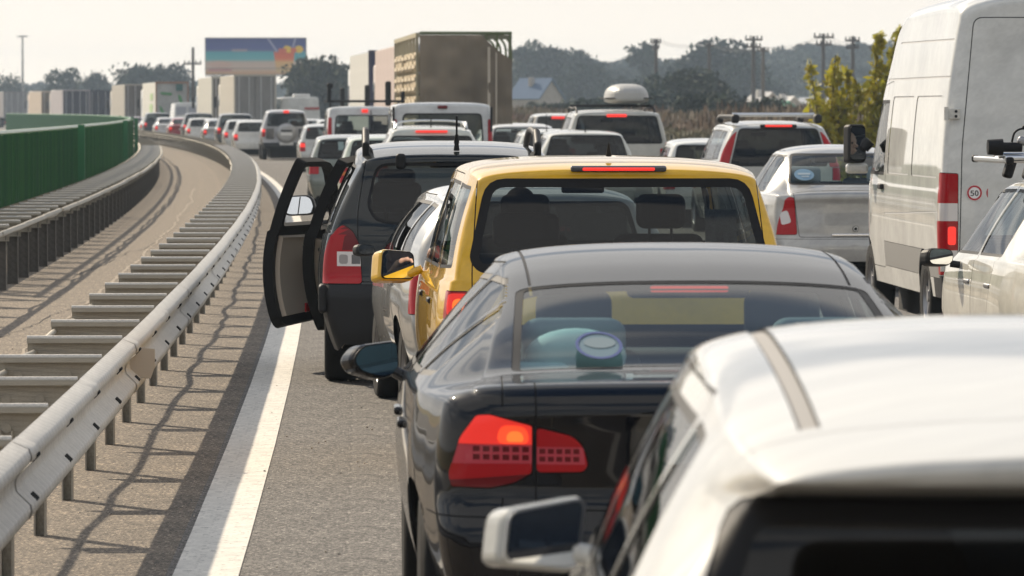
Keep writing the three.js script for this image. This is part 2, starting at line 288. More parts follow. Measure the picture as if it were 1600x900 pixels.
// a car from its spec -----------------------------------------------------
function makeCar(sp, name, label, group, pos, turn) {
  const car = thing(name, label, sp.category ?? 'car', pos, turn, group), { L, W } = sp, H = sp.H;
  let body = shell(sp);
  const Z = (poly) => poly.map(([s, y]) => [L / 2 - s, y]);
  // wheel arches
  const wr = sp.wheel ?? 0.32, ws = sp.wheels ?? [0.82, L - 0.86];
  for (const s of ws) { const c = []; for (let i = 0; i < 24; i++) c.push([L / 2 - s + Math.cos(i / 24 * 2 * Math.PI) * (wr + 0.055), wr + Math.sin(i / 24 * 2 * Math.PI) * (wr + 0.055)]); body = cut(body, c, 'zy', (nx, ny, nz, x) => Math.abs(x) > W * 0.3)[1]; }
  const emit = (p, tris, parent = car) => {
    const sides = p.split ? [(t) => cx3(t) > 0, (t) => cx3(t) <= 0] : [null], made = [];
    for (const f of sides) { const list = f ? tris.filter(f) : tris; if (!list.length) continue; const o = part(p.name, geoOf(list, -(p.inset ?? 0)), p.mat, parent); if (p.label) o.userData.label = p.label; made.push([o, list]); }
    return made;
  };
  const paintMat = sp.paint, lining = [];
  for (const p of sp.panels) {
    const poly = p.proj === 'zy' ? Z(p.poly) : p.poly;
    let [ins, rest] = cut(body, poly, p.proj, p.ok ?? WHERE[p.where ?? 'any']);
    if (p.poly2) { const [a, b] = cut(ins, Z(p.poly2), 'zy', WHERE.any); ins = a; rest = rest.concat(b); }
    body = rest;
    if (p.gap) { const [a, b] = cut(ins, shrink(poly, p.gap), p.proj, WHERE.any); ins = a; if (b.length) emit({ name: p.seam ?? 'panel_gap', inset: p.gapIn ?? 0.003, mat: p.gapMat ?? m.gap, split: p.split }, b); }
    if (p.drop) continue;
    if (p.zones) for (const z of p.zones) { const [a, b] = cut(ins, z.proj === 'zy' ? Z(z.poly) : z.poly, z.proj ?? p.proj, z.ok ?? WHERE.any); ins = b; emit({ split: p.split, ...z, inset: z.inset ?? p.inset }, a); }
    if (p.paint) { for (const [o, list] of emit({ ...p, mat: p.mat ?? paintMat }, ins)) { if (p.after) p.after(o, list, car); } lining.push(...(p.noLining ? [] : ins)); continue; }
    for (const [o, list] of emit(p, ins)) if (p.after) p.after(o, list, car);
  }
  part('body', geoOf(body), paintMat, car);
  if (!sp.noLining) part('interior_lining', geoOf(lining.concat(body), -0.035, sp.liningOk), sp.liningMat ?? m.trim, car);
  part('underbody', merge(bx(W - 0.24, 0.02, L - 0.5, 0, (sp.sill ?? 0.24) + 0.03, 0), bx(W * 0.62, (sp.wheel ?? 0.32) * 1.6, L - 0.9, 0, (sp.wheel ?? 0.32) * 0.95, -0.1)), m.under, car);
  for (const s of ws) for (const x of [-1, 1]) addWheel(car, x * (W / 2 - (sp.tyreIn ?? 0.02) - (sp.tyreW ?? 0.2) / 2), s, wr, sp.tyreW ?? 0.2, L, sp.rimStyle);
  const seatY = sp.seatY ?? 0.42;
  if (sp.seats !== 0) {
    for (const x of [-0.37, 0.37]) addSeat(car, x, seatY, L / 2 - (sp.frontSeat ?? L * 0.55), sp.seatMat);
    if (sp.seats !== 1) for (const x of sp.rearHeads ?? [-0.42, 0.42]) addSeat(car, x, seatY - (sp.rearLow ?? 0.08), L / 2 - (sp.rearSeat ?? L * 0.33), sp.seatMat, 1.3);
    const cs = sp.cowl ?? L * 0.74;
    part('dashboard', rb(W - 0.28, 0.28, 0.42, 0.1, 0, (sp.dashY ?? 0.86), L / 2 - cs), m.trim, car);
    const st = part('steering_wheel', flat(new THREE.TorusGeometry(0.185, 0.016, 8, 24)), m.black, car); st.position.set(-0.37, sp.dashY ? sp.dashY + 0.05 : 0.9, L / 2 - cs + 0.34); st.rotation.x = -0.4;
    if (sp.insideMirror !== 0) { const t = pchip(sp.top)(cs - 0.55); part('inside_mirror', merge(rb(0.24, 0.07, 0.03, 0.02, 0, t - 0.14, L / 2 - cs + 0.52), rod([0, t - 0.12, L / 2 - cs + 0.5], [0, t - 0.02, L / 2 - cs + 0.45], 0.012)), m.black, car); }
  }
  if (sp.shelf) part('parcel_shelf', bx(W - 0.4, 0.02, sp.shelf[1] - sp.shelf[0], 0, sp.shelf[2], L / 2 - (sp.shelf[0] + sp.shelf[1]) / 2), m.trim, car);
  if (sp.plate) { const p = part('number_plate', rb(0.52, 0.11, 0.012, 0.006, 0, sp.plate[0], L / 2 - sp.plate[1] + 0.008), m.plate, car); }
  return car;
}
// side mirrors ------------------------------------------------------------
const MIRROR_SHAPES = {
  round: rounded([[-0.1, -0.06], [0.09, -0.075], [0.1, 0.06], [-0.07, 0.075]], 0.05),
  boxy: rounded([[-0.105, -0.08], [0.1, -0.075], [0.1, 0.075], [-0.085, 0.085]], 0.035),
  drop: rounded([[-0.13, 0.0, 0.03], [-0.085, 0.062, 0.05], [0.095, 0.085, 0.03], [0.1, -0.055, 0.05], [0.02, -0.085, 0.06], [-0.1, -0.05, 0.05]], 0.04),
  oval: rounded([[-0.11, -0.06], [0.09, -0.065], [0.1, 0.05], [-0.1, 0.06]], 0.055),
  tall: rounded([[-0.1, -0.19], [0.1, -0.19], [0.1, 0.19], [-0.085, 0.19]], 0.04),
  slant: rounded([[-0.12, -0.075, 0.03], [0.085, -0.095, 0.03], [0.115, 0.09, 0.03], [-0.1, 0.055, 0.03]], 0.03),
};
function addMirror(car, x, y, z, o = {}) {                                  // on the side that x lies on; turned so that the driver sees back along the car
  const shape = MIRROR_SHAPES[o.shape ?? 'round'], side = Math.sign(x), k = o.scale ?? 1, pts = shape.map(([a, b]) => [a * -side * k, b * k]);
  car.updateMatrixWorld(true);
  const eye = new THREE.Vector3(...(o.eye ?? [-0.37, 1.12, z + 0.55])), here = new THREE.Vector3(x, y, z);
  const back = car.worldToLocal(EYE.clone()).sub(here).normalize(), to = eye.clone().sub(here).normalize(), n = side < 0 ? back.add(to).normalize() : new THREE.Vector3(-0.3, 0, 1).normalize();
  const h = part('side_mirror', extr(pts, 0.07 * k, 0.03 * k).applyMatrix4(M4(0, 0, -0.07 * k - 0.03)), o.mat ?? m.plastic, car);
  h.position.copy(here); h.quaternion.setFromUnitVectors(new THREE.Vector3(0, 0, 1), n);
  const inner = ccw(pts).map(([a, b]) => [a * 0.87, b * 0.85]);
  part('mirror_rim', extr(ccw(pts).map(([a, b]) => [a * 0.93, b * 0.91]), 0.004).applyMatrix4(M4(0, 0, -0.0005)), o.rim ?? m.black, h);
  part('mirror_glass', flat(new THREE.ShapeGeometry(shapeOf(inner))).applyMatrix4(M4(0, 0, 0.0055)), o.glass ?? m.mirror, h);
  part('mirror_arm', rod([x - side * 0.06, y - 0.05 * k, z - 0.03], [x - side * (o.reach ?? 0.17), y - (o.down ?? 0.06), z - 0.02], o.armR ?? 0.022, 8), o.armMat ?? m.plastic, car);
  return h;
}
// families of bodies ------------------------------------------------------
function hatch(o) {                                                         // hatchbacks, people carriers, off-roaders and vans
  const { L, W, H } = o, b = o.beltY ?? H * 0.635, rh = o.rh ?? W * 0.40, cowl = o.cowlS ?? L * 0.78, rf = o.roofF ?? L * 0.6, ry = o.rearY ?? H - 0.07, w = W / 2;
  const lean = o.lean ?? 0.26, nose = o.noseY ?? 0.72;
  return {
    sill: 0.24, ...o,
    top: o.top ?? [[0, ry], [0.1, ry + 0.02], [0.5, (ry + H) / 2 + 0.012], [1.2, H - 0.01], [L * 0.42, H], [rf, H - 0.04], [cowl, b + 0.1], [cowl + 0.18, b + 0.05], [L - 0.4, nose + 0.17], [L - 0.08, nose + 0.04], [L, nose - 0.08]],
    belt: o.belt ?? [[0, b], [cowl, b - 0.06], [L, nose - 0.12]],
    wB: o.wB ?? [[0, w - 0.05], [0.45, w - 0.012], [1.4, w], [cowl, w - 0.02], [L - 0.5, w - 0.09], [L, w - 0.2]],
    rW: o.rW ?? [[0, rh - 0.02], [0.6, rh], [rf, rh], [cowl, rh + 0.05], [L, rh - 0.1]],
    drop: o.dropC ?? [[0, 0.08], [0.4, 0.1], [rf, 0.1], [cowl, 0.06], [L, 0.05]],
    rear: o.rear ?? [[0.2, 0.06], [0.38, 0.0], [0.62, 0.0], [0.7, 0.055], [b, 0.075], [H - 0.1, lean], [H, lean + 0.03]],
  };
}
function stdPanels(o, q = {}) {                                             // the usual panes, doors and lamps
  const { L, W, H } = o, b = q.beltY ?? o.beltY ?? H * 0.635, rh = o.rh ?? W * 0.40, cowl = o.cowlS ?? L * 0.78, rf = o.roofF ?? L * 0.6, top = q.winTop ?? H - 0.13, sw0 = q.s0 ?? 0.42, bp = [];
  const g = q.sideGlass ?? m.tint, g2 = q.rearGlass ?? m.tint;
  const rw = q.rearPoly ?? [[-rh + 0.08, H - 0.1], [rh - 0.08, H - 0.1], [rh + 0.0, b + 0.07], [-rh - 0.0, b + 0.07]];
  if (!q.noRear) bp.push({ name: 'rear_window', proj: 'xy', where: 'rear', poly: rounded(rw, q.rearRound ?? 0.07), gap: q.rearFrit ?? 0.03, seam: 'window_seal', gapMat: m.black, gapIn: 0.002, mat: g2, inset: 0.004 });
  bp.push({ name: 'windscreen', proj: 'xy', where: 'front', poly: rounded([[-rh + 0.06, H - 0.09], [rh - 0.06, H - 0.09], [rh + 0.08, b + 0.1], [-rh - 0.08, b + 0.1]], 0.06), gap: 0.025, seam: 'window_seal', gapMat: m.black, gapIn: 0.002, mat: q.frontGlass ?? m.glass, inset: 0.004, ok: (nx, ny, nz, x, z) => nz < -0.2 && ny > 0.15 && z < L / 2 - rf + 0.2 });
  if (!q.noSide) {
    const f0 = q.fs ?? cowl - 0.12, y0 = b + 0.035, slope = (f0 - rf) || 1;
    const A = q.pillarB ?? lerp(sw0, f0, 0.6), C = q.pillarC ?? lerp(sw0, f0, 0.22), post = 0.05;
    const rearEnd = q.rearSlant ?? 0.12;
    const win = (poly) => bp.push({ name: 'side_window', proj: 'zy', where: 'side', split: true, poly: rounded(poly, 0.04), gap: 0.018, seam: 'window_seal', gapMat: m.black, gapIn: 0.002, mat: g, inset: 0.005 });
    if (!q.twoWin) win([[sw0, y0 + 0.03], [sw0 + rearEnd, top - 0.015], [C - post / 2, top], [C - post / 2, y0 + 0.01]]);
    win([[q.twoWin ? sw0 : C + post / 2, y0 + 0.01], [q.twoWin ? sw0 + rearEnd : C + post / 2, top], [A - post / 2, top + 0.005], [A - post / 2, y0]]);
    win([[A + post / 2, y0], [A + post / 2, top + 0.005], [rf + 0.05, top - 0.01], [f0 - 0.05, y0 + 0.02, 0.02], [f0 - 0.1, y0 - 0.015, 0.02]]);
    if (!q.noDoors) for (const [a, c, n] of [[C - 0.02, A + 0.002, 0], [A + 0.004, f0 + 0.05, 1]]) {
      const yy = (o.sill ?? 0.24) + 0.1;
      bp.push({ name: 'door', proj: 'zy', where: 'side', split: true, paint: true, poly: rounded(n ? [[a, yy], [a, top + 0.05], [rf + 0.06, top + 0.03], [c, y0 + 0.0], [c, yy]] : [[Math.max(a, (o.wheels?.[0] ?? 0.82) + 0.1), y0], [a, top + 0.045], [c, top + 0.05], [c, yy], [a + 0.35, yy]], 0.05), gap: 0.006, seam: 'door_gap', after: (d, list) => {
        const hx = Math.sign(cx3(list[0])); part('door_handle', rb(0.035, 0.03, 0.19, 0.012, hx * (W / 2 + (q.handleOut ?? 0.012)), b - 0.13, L / 2 - (a + 0.17)), q.handleMat ?? o.paint, d);
      } });
    }
  }
  if (q.lights !== 0) bp.push({ name: 'tail_light', proj: 'axy', where: 'wrap', split: true, poly: rounded(q.lights ?? [[W / 2 - 0.17, b - 0.02], [W / 2 + 0.1, b - 0.02], [W / 2 + 0.1, b - 0.3], [W / 2 - 0.19, b - 0.3]], 0.03), poly2: q.lights2 ?? [[-1, 0], [0.24, 0], [0.3, 3], [-1, 3]], gap: 0.004, mat: q.lens ?? m.lens, inset: -0.004, zones: q.zones });
  if (q.brake) bp.push({ name: 'brake_light', proj: 'xy', where: 'rear', poly: [[-q.brake[1], q.brake[0] - 0.014], [q.brake[1], q.brake[0] - 0.014], [q.brake[1], q.brake[0] + 0.014], [-q.brake[1], q.brake[0] + 0.014]], gap: 0.002, mat: q.brakeMat ?? m.lit, inset: -0.003, ok: q.brakeOk });
  if (q.bumper) bp.push({ name: 'bumper', proj: 'xy', where: 'any', poly: [[-1.2, 0.1], [1.2, 0.1], [1.2, q.bumper], [-1.2, q.bumper]], poly2: [[-1, 0], [0.45, 0], [0.4, 2], [-1, 2]], gap: 0.004, paint: true, mat: q.bumperMat });
  if (q.tailgate) bp.push({ name: 'tailgate', proj: 'xy', where: 'rear', poly: rounded(q.tailgate, 0.05), gap: 0.006, paint: true, ok: (nx, ny, nz, x, z) => nz > 0.3 && z > 0 });
  return bp;
}
// ---------------------------------------------------------------- ground, road, markings
const asphaltTex = (seed, base, warm) => tex(1024, 1.6, (x, y) => {
  const g = hash2(x, y, seed), f = vnoise(x / 4, y / 4, 256, seed + 1), b = vnoise(x / 128, y / 128, 8, seed + 2), c = vnoise(x / 8, y / 8, 128, seed + 3);
  let v = base + (f - 0.5) * 0.30 + (g - 0.5) * 0.10 + (b - 0.5) * 0.05 + (c - 0.5) * 0.26; if (c > 0.76) v += 0.8 * (c - 0.76); if (f < 0.22) v -= 0.10;
  return [v * warm[0], v * warm[1], v * warm[2]];
});
const asphaltBump = tex(512, 1.1, (x, y) => { const v = 0.6 * vnoise(x / 4, y / 4, 128, 21) + 0.4 * vnoise(x / 1.6, y / 1.6, 320, 22); return [v, v, v]; }, false);
const wide = (seed) => tex(256, 26, (x, y) => { const v = 0.82 + 0.3 * (0.6 * vnoise(x / 20, y / 6, 12, seed) + 0.4 * vnoise(x / 6, y / 3, 42, seed + 1)); return [v, v, v]; }, false);
const laneMat = std(0xffffff, 0.88, { map: asphaltTex(11, 0.35, [1.0, 0.955, 0.90]), bumpMap: asphaltBump, bumpScale: 0.006 });
const sideMat = std(0xffffff, 0.9, { map: asphaltTex(31, 0.405, [1.0, 0.905, 0.785]), bumpMap: asphaltBump, bumpScale: 0.006 });
const medianMat = std(0xffffff, 0.92, { map: asphaltTex(51, 0.445, [1.0, 0.905, 0.785]), bumpMap: asphaltBump, bumpScale: 0.005 });
setting('road', ribbon(-0.16, 12.9, 0, -30, 1500, 8), laneMat);
setting('hard_shoulder', ribbon(-1.35, -0.16, 0, -30, 1500, 8), sideMat);
setting('median_strip', ribbon(-5.0, -1.35, 0, -30, 1500, 8), medianMat);
setting('road', ribbon(-18, -5.0, 0, -30, 1500, 8), laneMat);
const lineTex = tex(512, 2.1, (x, y) => { const w = 0.6 * vnoise(x / 3, y / 3, 170, 61) + 0.4 * vnoise(x / 24, y / 24, 21, 62); let v = 0.80 + (w - 0.5) * 0.16; if (vnoise(x / 5, y / 5, 102, 64) > 0.84) v -= 0.20; return [v, v * 0.975, v * 0.925]; });
const lineMat = std(0xffffff, 0.8, { map: lineTex });
setting('road_marking', ribbon(-0.13, 0.14, 0.004, -20, 1200, 6), lineMat);
setting('road_marking', ribbon(11.3, 11.5, 0.004, -20, 1200, 6), lineMat);
for (const o of [3.72, 7.47]) setting('road_marking', mergeGeometries(Array.from({ length: 26 }, (_, i) => ribbon(o, o + 0.14, 0.004, i * 16, i * 16 + 5, 5))), lineMat);
const soil = tex(1024, 60, (x, y) => { const a = vnoise(x / 90, y / 90, 11, 71), b = vnoise(x / 14, y / 14, 73, 72), c = vnoise(x / 3, y / 3, 341, 73); const v = 0.30 + 0.16 * b + 0.1 * c; return [v * (1.05 + 0.2 * a), v * (1.0 + 0.05 * (1 - a)), v * 0.62]; });
{
  const g = new THREE.PlaneGeometry(3600, 2200, 90, 60).rotateX(-Math.PI / 2).translate(0, -0.08, -900), p = g.attributes.position, uv = g.attributes.uv;
  for (let i = 0; i < p.count; i++) { const d = -p.getZ(i); uv.setXY(i, p.getX(i), p.getZ(i)); if (d > 1200) p.setY(i, -0.08 + 2.2 * vnoise(p.getX(i) / 300 + 50, d / 300 + 50, 999, 75) - 1.1); }
  g.computeVertexNormals(); setting('ground', g, std(0xffffff, 0.95, { map: soil }));
}
setting('verge', ribbon(12.9, 19, -0.005, -30, 1500, 8, -0.06), std([0.10, 0.11, 0.03], 0.95, { map: dust }));
{ // joint between two asphalt lanes, opened and patched
  const r = rng(5), pos = [], idx = []; let i = 0, j = 0;
  for (let d = 14; d < 120; d += 0.35, i++) { j = j * 0.86 + (r() - 0.5) * 0.05; const w = 0.008 + r() * 0.016, o = -2.0 + j; pos.push(...at(d, o - w, 0.004).toArray(), ...at(d, o + w, 0.004).toArray()); if (i) idx.push(2 * i - 2, 2 * i - 1, 2 * i, 2 * i - 1, 2 * i + 1, 2 * i); }
  const g = new THREE.BufferGeometry(); g.setAttribute('position', new THREE.Float32BufferAttribute(pos, 3)); g.setIndex(idx); g.computeVertexNormals(); setting('asphalt_joint', g, std([0.30, 0.25, 0.19], 0.95));
}
{ // cracks and a repaired strip in the asphalt
  const r = rng(23), crack = (d0, o0, dd, oo, n, w) => { const pos = [], idx = []; let jx = 0, jd = 0; for (let i = 0; i <= n; i++) { jx = jx * 0.7 + (r() - 0.5) * 0.10; jd = jd * 0.7 + (r() - 0.5) * 0.25; const u = i / n, q = w * (0.4 + r()) * Math.sin(Math.PI * Math.min(0.93, u + 0.07)) + 0.002, d = d0 + dd * u + jd, o = o0 + oo * u + jx, a = at(d, o, 0.004), b = at(d + q * 4 * Math.abs(oo) / (Math.abs(dd) + Math.abs(oo)), o + q, 0.004); pos.push(...a.toArray(), ...b.toArray()); if (i) idx.push(2 * i - 2, 2 * i - 1, 2 * i, 2 * i - 1, 2 * i + 1, 2 * i); } const g = new THREE.BufferGeometry(); g.setAttribute('position', new THREE.Float32BufferAttribute(pos, 3)); g.setIndex(idx); g.computeVertexNormals(); return g; };
  setting('asphalt_crack', mergeGeometries([crack(24, -2.9, 9, 1.1, 40, 0.012), crack(36, -2.6, 14, 0.6, 40, 0.014), crack(30, -1.25, 1.2, 0.7, 16, 0.008), crack(52, -2.7, 22, 0.8, 50, 0.016), crack(23, -0.55, 0.9, 0.38, 12, 0.007)]), std([0.035, 0.03, 0.026], 0.95));
}
{ // small stones lying on the shoulder
  const r = rng(9), g = new THREE.DodecahedronGeometry(1, 0), im = new THREE.InstancedMesh(g, std([0.42, 0.37, 0.30], 0.9), 220);
  for (let i = 0; i < 220; i++) { const d = 17 + r() * r() * 70, o = r() < 0.6 ? -3 + r() * 2.9 : r() * 1.2, s = 0.004 + r() * r() * 0.009, p = at(d, o, s * 0.5); im.setMatrixAt(i, M4(p.x, p.y, p.z, r() * 3, r() * 3, r() * 3, new THREE.Vector3(s, s * 0.6, s))); }
  stuff('loose_stones', im, scene, 'scattered small pale stones lying on the asphalt beside the guard rail', 'stones');
}

// ---------------------------------------------------------------- the two steel barriers of the median
const zincTex = tex(512, 1.3, (x, y) => { const n = 0.5 * vnoise(x / 40, y / 5, 12, 81) + 0.3 * vnoise(x / 6, y / 6, 85, 82) + 0.2 * vnoise(x / 90, y / 60, 5, 83); const v = 0.84 + (n - 0.5) * 0.24; return [v, v * 0.985, v * 0.955]; });
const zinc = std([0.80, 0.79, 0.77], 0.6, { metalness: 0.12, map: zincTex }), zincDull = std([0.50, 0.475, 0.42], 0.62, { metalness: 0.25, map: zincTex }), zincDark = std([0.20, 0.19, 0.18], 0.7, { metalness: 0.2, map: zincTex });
function barrier(o, dir, label, dA, dB, top, rungTop, dull, q) {               // dir = +1: the beam faces right
  const t = thing('guard_rail', label, 'guard rail', at(dA, o)), base = t.position, H = top;
  const local = (g) => g.translate(-base.x, -base.y, -base.z), put = (name, geo, mat, d, off, y = 0) => { const p = part(name, geo, mat, t); p.position.copy(at(d, off, y)).sub(base); p.rotation.y = heading(d); return p; };
  const prof = [[-0.012, 0.0], [0.0, 0.006], [0.05, 0.028], [0.06, 0.055], [0.056, 0.078], [0.005, 0.128], [0.0, 0.155], [0.005, 0.182], [0.056, 0.232], [0.06, 0.255], [0.05, 0.282], [0.0, 0.304], [-0.012, 0.31]];
  const fp = prof.map(([r, u]) => [r * dir, u + H - 0.31]), bo = q.beam;
  const slot = merge(cyl(0.011, 0.011, 0.012, 8, 0, 0, 0, 0, 0, Math.PI / 2), bx(0.012, 0.05, 0.016, 0, 0.018, 0.03, 0.5));
  const step = 4;
  for (let d = dA; d < Math.min(dB, 190); d += step) {
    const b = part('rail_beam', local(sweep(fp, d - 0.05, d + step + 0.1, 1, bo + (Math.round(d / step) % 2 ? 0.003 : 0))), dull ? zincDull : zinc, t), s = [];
    for (let q = d; q < d + step - 0.1; q += 2) for (const [u, tl, dx] of [[0.232, 0.5, 0.057], [0.235, 0.5, 0.057], [0.088, -0.5, 0.052]]) {
      for (const e of [-0.022, 0.022]) { const p = at(q + 0.14 + e * 1.6, bo + dx * dir, u - 0.31 + H).sub(base); s.push(bx(0.008, 0.034, 0.014, 0, 0, 0, 0.35 * dir, 0, (u > 0.2 ? 0.75 : -0.75) * dir * -1).applyMatrix4(M4(p.x, p.y, p.z))); }
    }
    if (d < 90) { const sm = part('bolt_slots', merge(s), m.gap, b); sm.userData.kind = 'stuff'; }
    if (d < 110) { const ov = part('splice', local(sweep(fp.map(([r, u]) => [r + 0.004 * dir, u]), d - 0.16, d + 0.16, 0.32, bo)), dull ? zincDull : zinc, b); }
  }
  if (dB > 190) part('far_rail_beam', local(sweep(fp, 190, dB, 4, bo)), zincDull, t);
  const pw = q.pw, ph = rungTop - 0.1, postGeo = merge(bx(pw, ph, 0.008, 0, ph / 2, -0.03), bx(0.008, ph, 0.06, 0.004 - pw / 2, ph / 2, 0.0042), bx(0.008, ph, 0.06, pw / 2 - 0.004, ph / 2, 0.0042));
  const L = q.len, pl = bx(L, 0.15, 0.006, 0, -0.09, 0), rungGeo = merge(pl, bx(L, 0.012, 0.055, 0, -0.008, 0.024), bx(L, 0.008, 0.045, 0, -0.166, 0.02), bx(L, 0.02, 0.01, 0, -0.016, 0.05));
  const lipGeo = cyl(0.013, 0.013, L, 8, 0, 0.0, 0.034, 0, 0, Math.PI / 2);  // lip gets paler zinc than its rung, painting in the sunlit top
  const boltGeo = [-0.16, -0.07, 0.08].map((x) => cyl(0.021, 0.021, 0.012, 10, x, -0.09, 0.006, Math.PI / 2));
  const far = [], tall = [];
  for (let d = dA; d < Math.min(dB, 300); d += 2) {
    if (d < 170) {
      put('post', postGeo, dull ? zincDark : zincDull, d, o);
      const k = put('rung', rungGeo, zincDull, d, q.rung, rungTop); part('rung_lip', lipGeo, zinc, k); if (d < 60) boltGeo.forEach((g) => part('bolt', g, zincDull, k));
    } else { const p = at(d, q.rung, rungTop), e = at(d, o); far.push(rungGeo.clone().applyMatrix4(M4(p.x, p.y, p.z, 0, heading(d))), postGeo.clone().applyMatrix4(M4(e.x, e.y, e.z, 0, heading(d)))); }
  }
  if (far.length) stuff('far_rungs', new THREE.Mesh(local(merge(far)), zincDull), t);
  const r = rng(17 + dir), pts = []; for (let d = dA; d <= Math.min(dB, 300); d += 1) pts.push(at(d, q.strap + (r() - 0.5) * 0.06, rungTop - 0.07 + (r() - 0.5) * 0.03));
  part('strap', local(tube(pts, 0.018, 6, pts.length * 2)), zincDull, t);
  if (dull) { // the back row of posts carries a folded cap rail on top
    for (let d = dA; d < 170; d += 4) { const b = part('cap_rail', local(sweep([[0.035, 0], [0.03, 0.035], [0.0, 0.042], [-0.03, 0.03]].map(([x, y]) => [x, y + rungTop - 0.06]), d, d + 3.96, 1, q.strap + 0.02 + (hash2(d, 3, 4) - 0.5) * 0.03)), zincDull, t); }
  }
  return t;
}
const rail = barrier(-0.80, 1, 'galvanised steel guard rail with corrugated beam and rungs, beside the white edge line', 10, 420, 0.70, 0.70, false, { beam: -0.61, rung: -0.88, len: 0.50, strap: -1.12, pw: 0.055 });
{ // reflector held in the beam
  const d = 26.4, g = extr([[-0.09, -0.07], [0.06, -0.085], [0.09, -0.02], [0.09, 0.075], [-0.04, 0.09], [-0.09, 0.03]], 0.03, 0.004), p = part('reflector', g, std([0.42, 0.38, 0.33], 0.6), rail);
  p.position.copy(at(d, -0.565, 0.545)).sub(rail.position); p.rotation.y = heading(d) + 0.75;
}
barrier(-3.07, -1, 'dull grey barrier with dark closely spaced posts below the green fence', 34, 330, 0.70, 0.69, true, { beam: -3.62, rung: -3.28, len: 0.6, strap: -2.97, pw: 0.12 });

// ---------------------------------------------------------------- green anti-glare fence of upright blades
{
  const f = thing('fence', 'long green fence of upright overlapping blades along the median behind the dull barrier', 'fence', at(48, -3.95)), base = f.position;
  const mats = [0, 1, 2, 3].map((i) => phys([0.020 + 0.004 * i, 0.10 + 0.012 * i, 0.04], 0.7, { map: dust, specularIntensity: 0.35 })), post = std([0.012, 0.14, 0.045], 0.5), capM = std([0.45, 0.50, 0.40], 0.4, { metalness: 0.3 });
  const blade = merge(rb(0.40, 1.50, 0.022, 0.009, 0, 0.83, 0), rb(0.03, 1.50, 0.05, 0.01, 0.19, 0.83, 0.012)), pst = bx(0.14, 1.64, 0.12, 0, 0.82, 0.03), far = [], turn = SUN_AZ + Math.PI / 2 + 0.10;
  let i = 0; for (let d = 52; d < 420; d += 0.5, i++) {
    const pos = at(d, -3.95).sub(base), ry = turn + (hash2(i, 1, 1) - 0.5) * 0.06;
    if (d < 200) { const p = part('slat', blade, mats[Math.floor(hash2(i, 7, 3) * 4)], f); p.position.copy(pos); p.rotation.y = ry; p.scale.y = 1 + (hash2(i, 2, 5) - 0.5) * 0.012; } else if (i % 2) far.push(bx(1.02, 1.5, 0.03, 0, 0.83, 0).applyMatrix4(M4(pos.x, pos.y, pos.z, 0, heading(d) + Math.PI / 2 + 0.06)));
    if (i % 72 === 0) { const q = part('post', pst, post, f); q.position.copy(at(d, -3.78)).sub(base); q.rotation.y = heading(d) + Math.PI / 2; }
  }
  stuff('far_slats', new THREE.Mesh(merge(far), phys([0.012, 0.055, 0.024], 0.95, { specularIntensity: 0.05 })), f);
  for (let d = 52; d < 420; d += 8) { part('top_rail', sweep([[-0.03, 1.585], [-0.03, 1.625], [0.03, 1.625], [0.03, 1.585]], d, d + 7.96, 2, -3.95).translate(-base.x, -base.y, -base.z), d < 150 ? capM : post, f); part('bottom_rail', sweep([[-0.03, 0.06], [-0.03, 0.11], [0.03, 0.11], [0.03, 0.06]], d, d + 7.96, 2, -3.95).translate(-base.x, -base.y, -base.z), post, f); }
}
// ---------------------------------------------------------------- the cars that stand nearest
const sedan = (o) => {
  const { L, W, H } = o, w = W / 2, dk = o.deckY ?? 1.03, gs = o.glassS ?? 0.62, rg = o.glassTop ?? 1.4, b = o.beltY ?? 0.96, rh = o.rh ?? 0.62, rf = o.roofF ?? L * 0.63, cowl = o.cowlS ?? L * 0.77, nose = o.noseY ?? 0.70;
  return {
    sill: 0.24, ...o,
    top: o.top ?? [[0, dk - 0.045], [0.1, dk - 0.012], [gs - 0.12, dk + 0.008], [gs, dk + 0.022], [(gs + rg) / 2, (dk + H - 0.07) / 2 + 0.035], [rg, H - 0.085], [rg + 0.3, H - 0.025], [L * 0.5, H], [rf, H - 0.05], [cowl, b + 0.08], [cowl + 0.15, b + 0.03], [L - 0.35, nose + 0.15], [L - 0.06, nose + 0.02], [L, nose - 0.1]],
    belt: o.belt ?? [[0, b + 0.02], [gs, b + 0.02], [cowl, b - 0.05], [L, nose - 0.13]],
    wB: o.wB ?? [[0, w - 0.07], [0.4, w - 0.02], [1.3, w], [cowl, w - 0.02], [L - 0.5, w - 0.1], [L, w - 0.22]],
    rW: o.rW ?? [[0, w - 0.18], [gs, rh + 0.04], [rg, rh], [rf, rh], [cowl, rh + 0.06], [L, rh - 0.08]],
    drop: o.dropC ?? [[0, 0.03], [gs, 0.04], [rg, 0.07], [rf, 0.08], [cowl, 0.05], [L, 0.05]],
    rear: o.rear ?? [[0.2, 0.07], [0.36, 0.0], [0.58, 0.0], [0.65, 0.045], [0.9, 0.05], [dk - 0.06, 0.03], [dk, 0.02]],
  };
};
const place = (d, off, extra, L) => { const h = heading(d + L / 2) + extra, tail = at(d, off); return [new THREE.Vector3(tail.x - Math.sin(h) * L / 2, 0, tail.z - Math.cos(h) * L / 2), h]; };

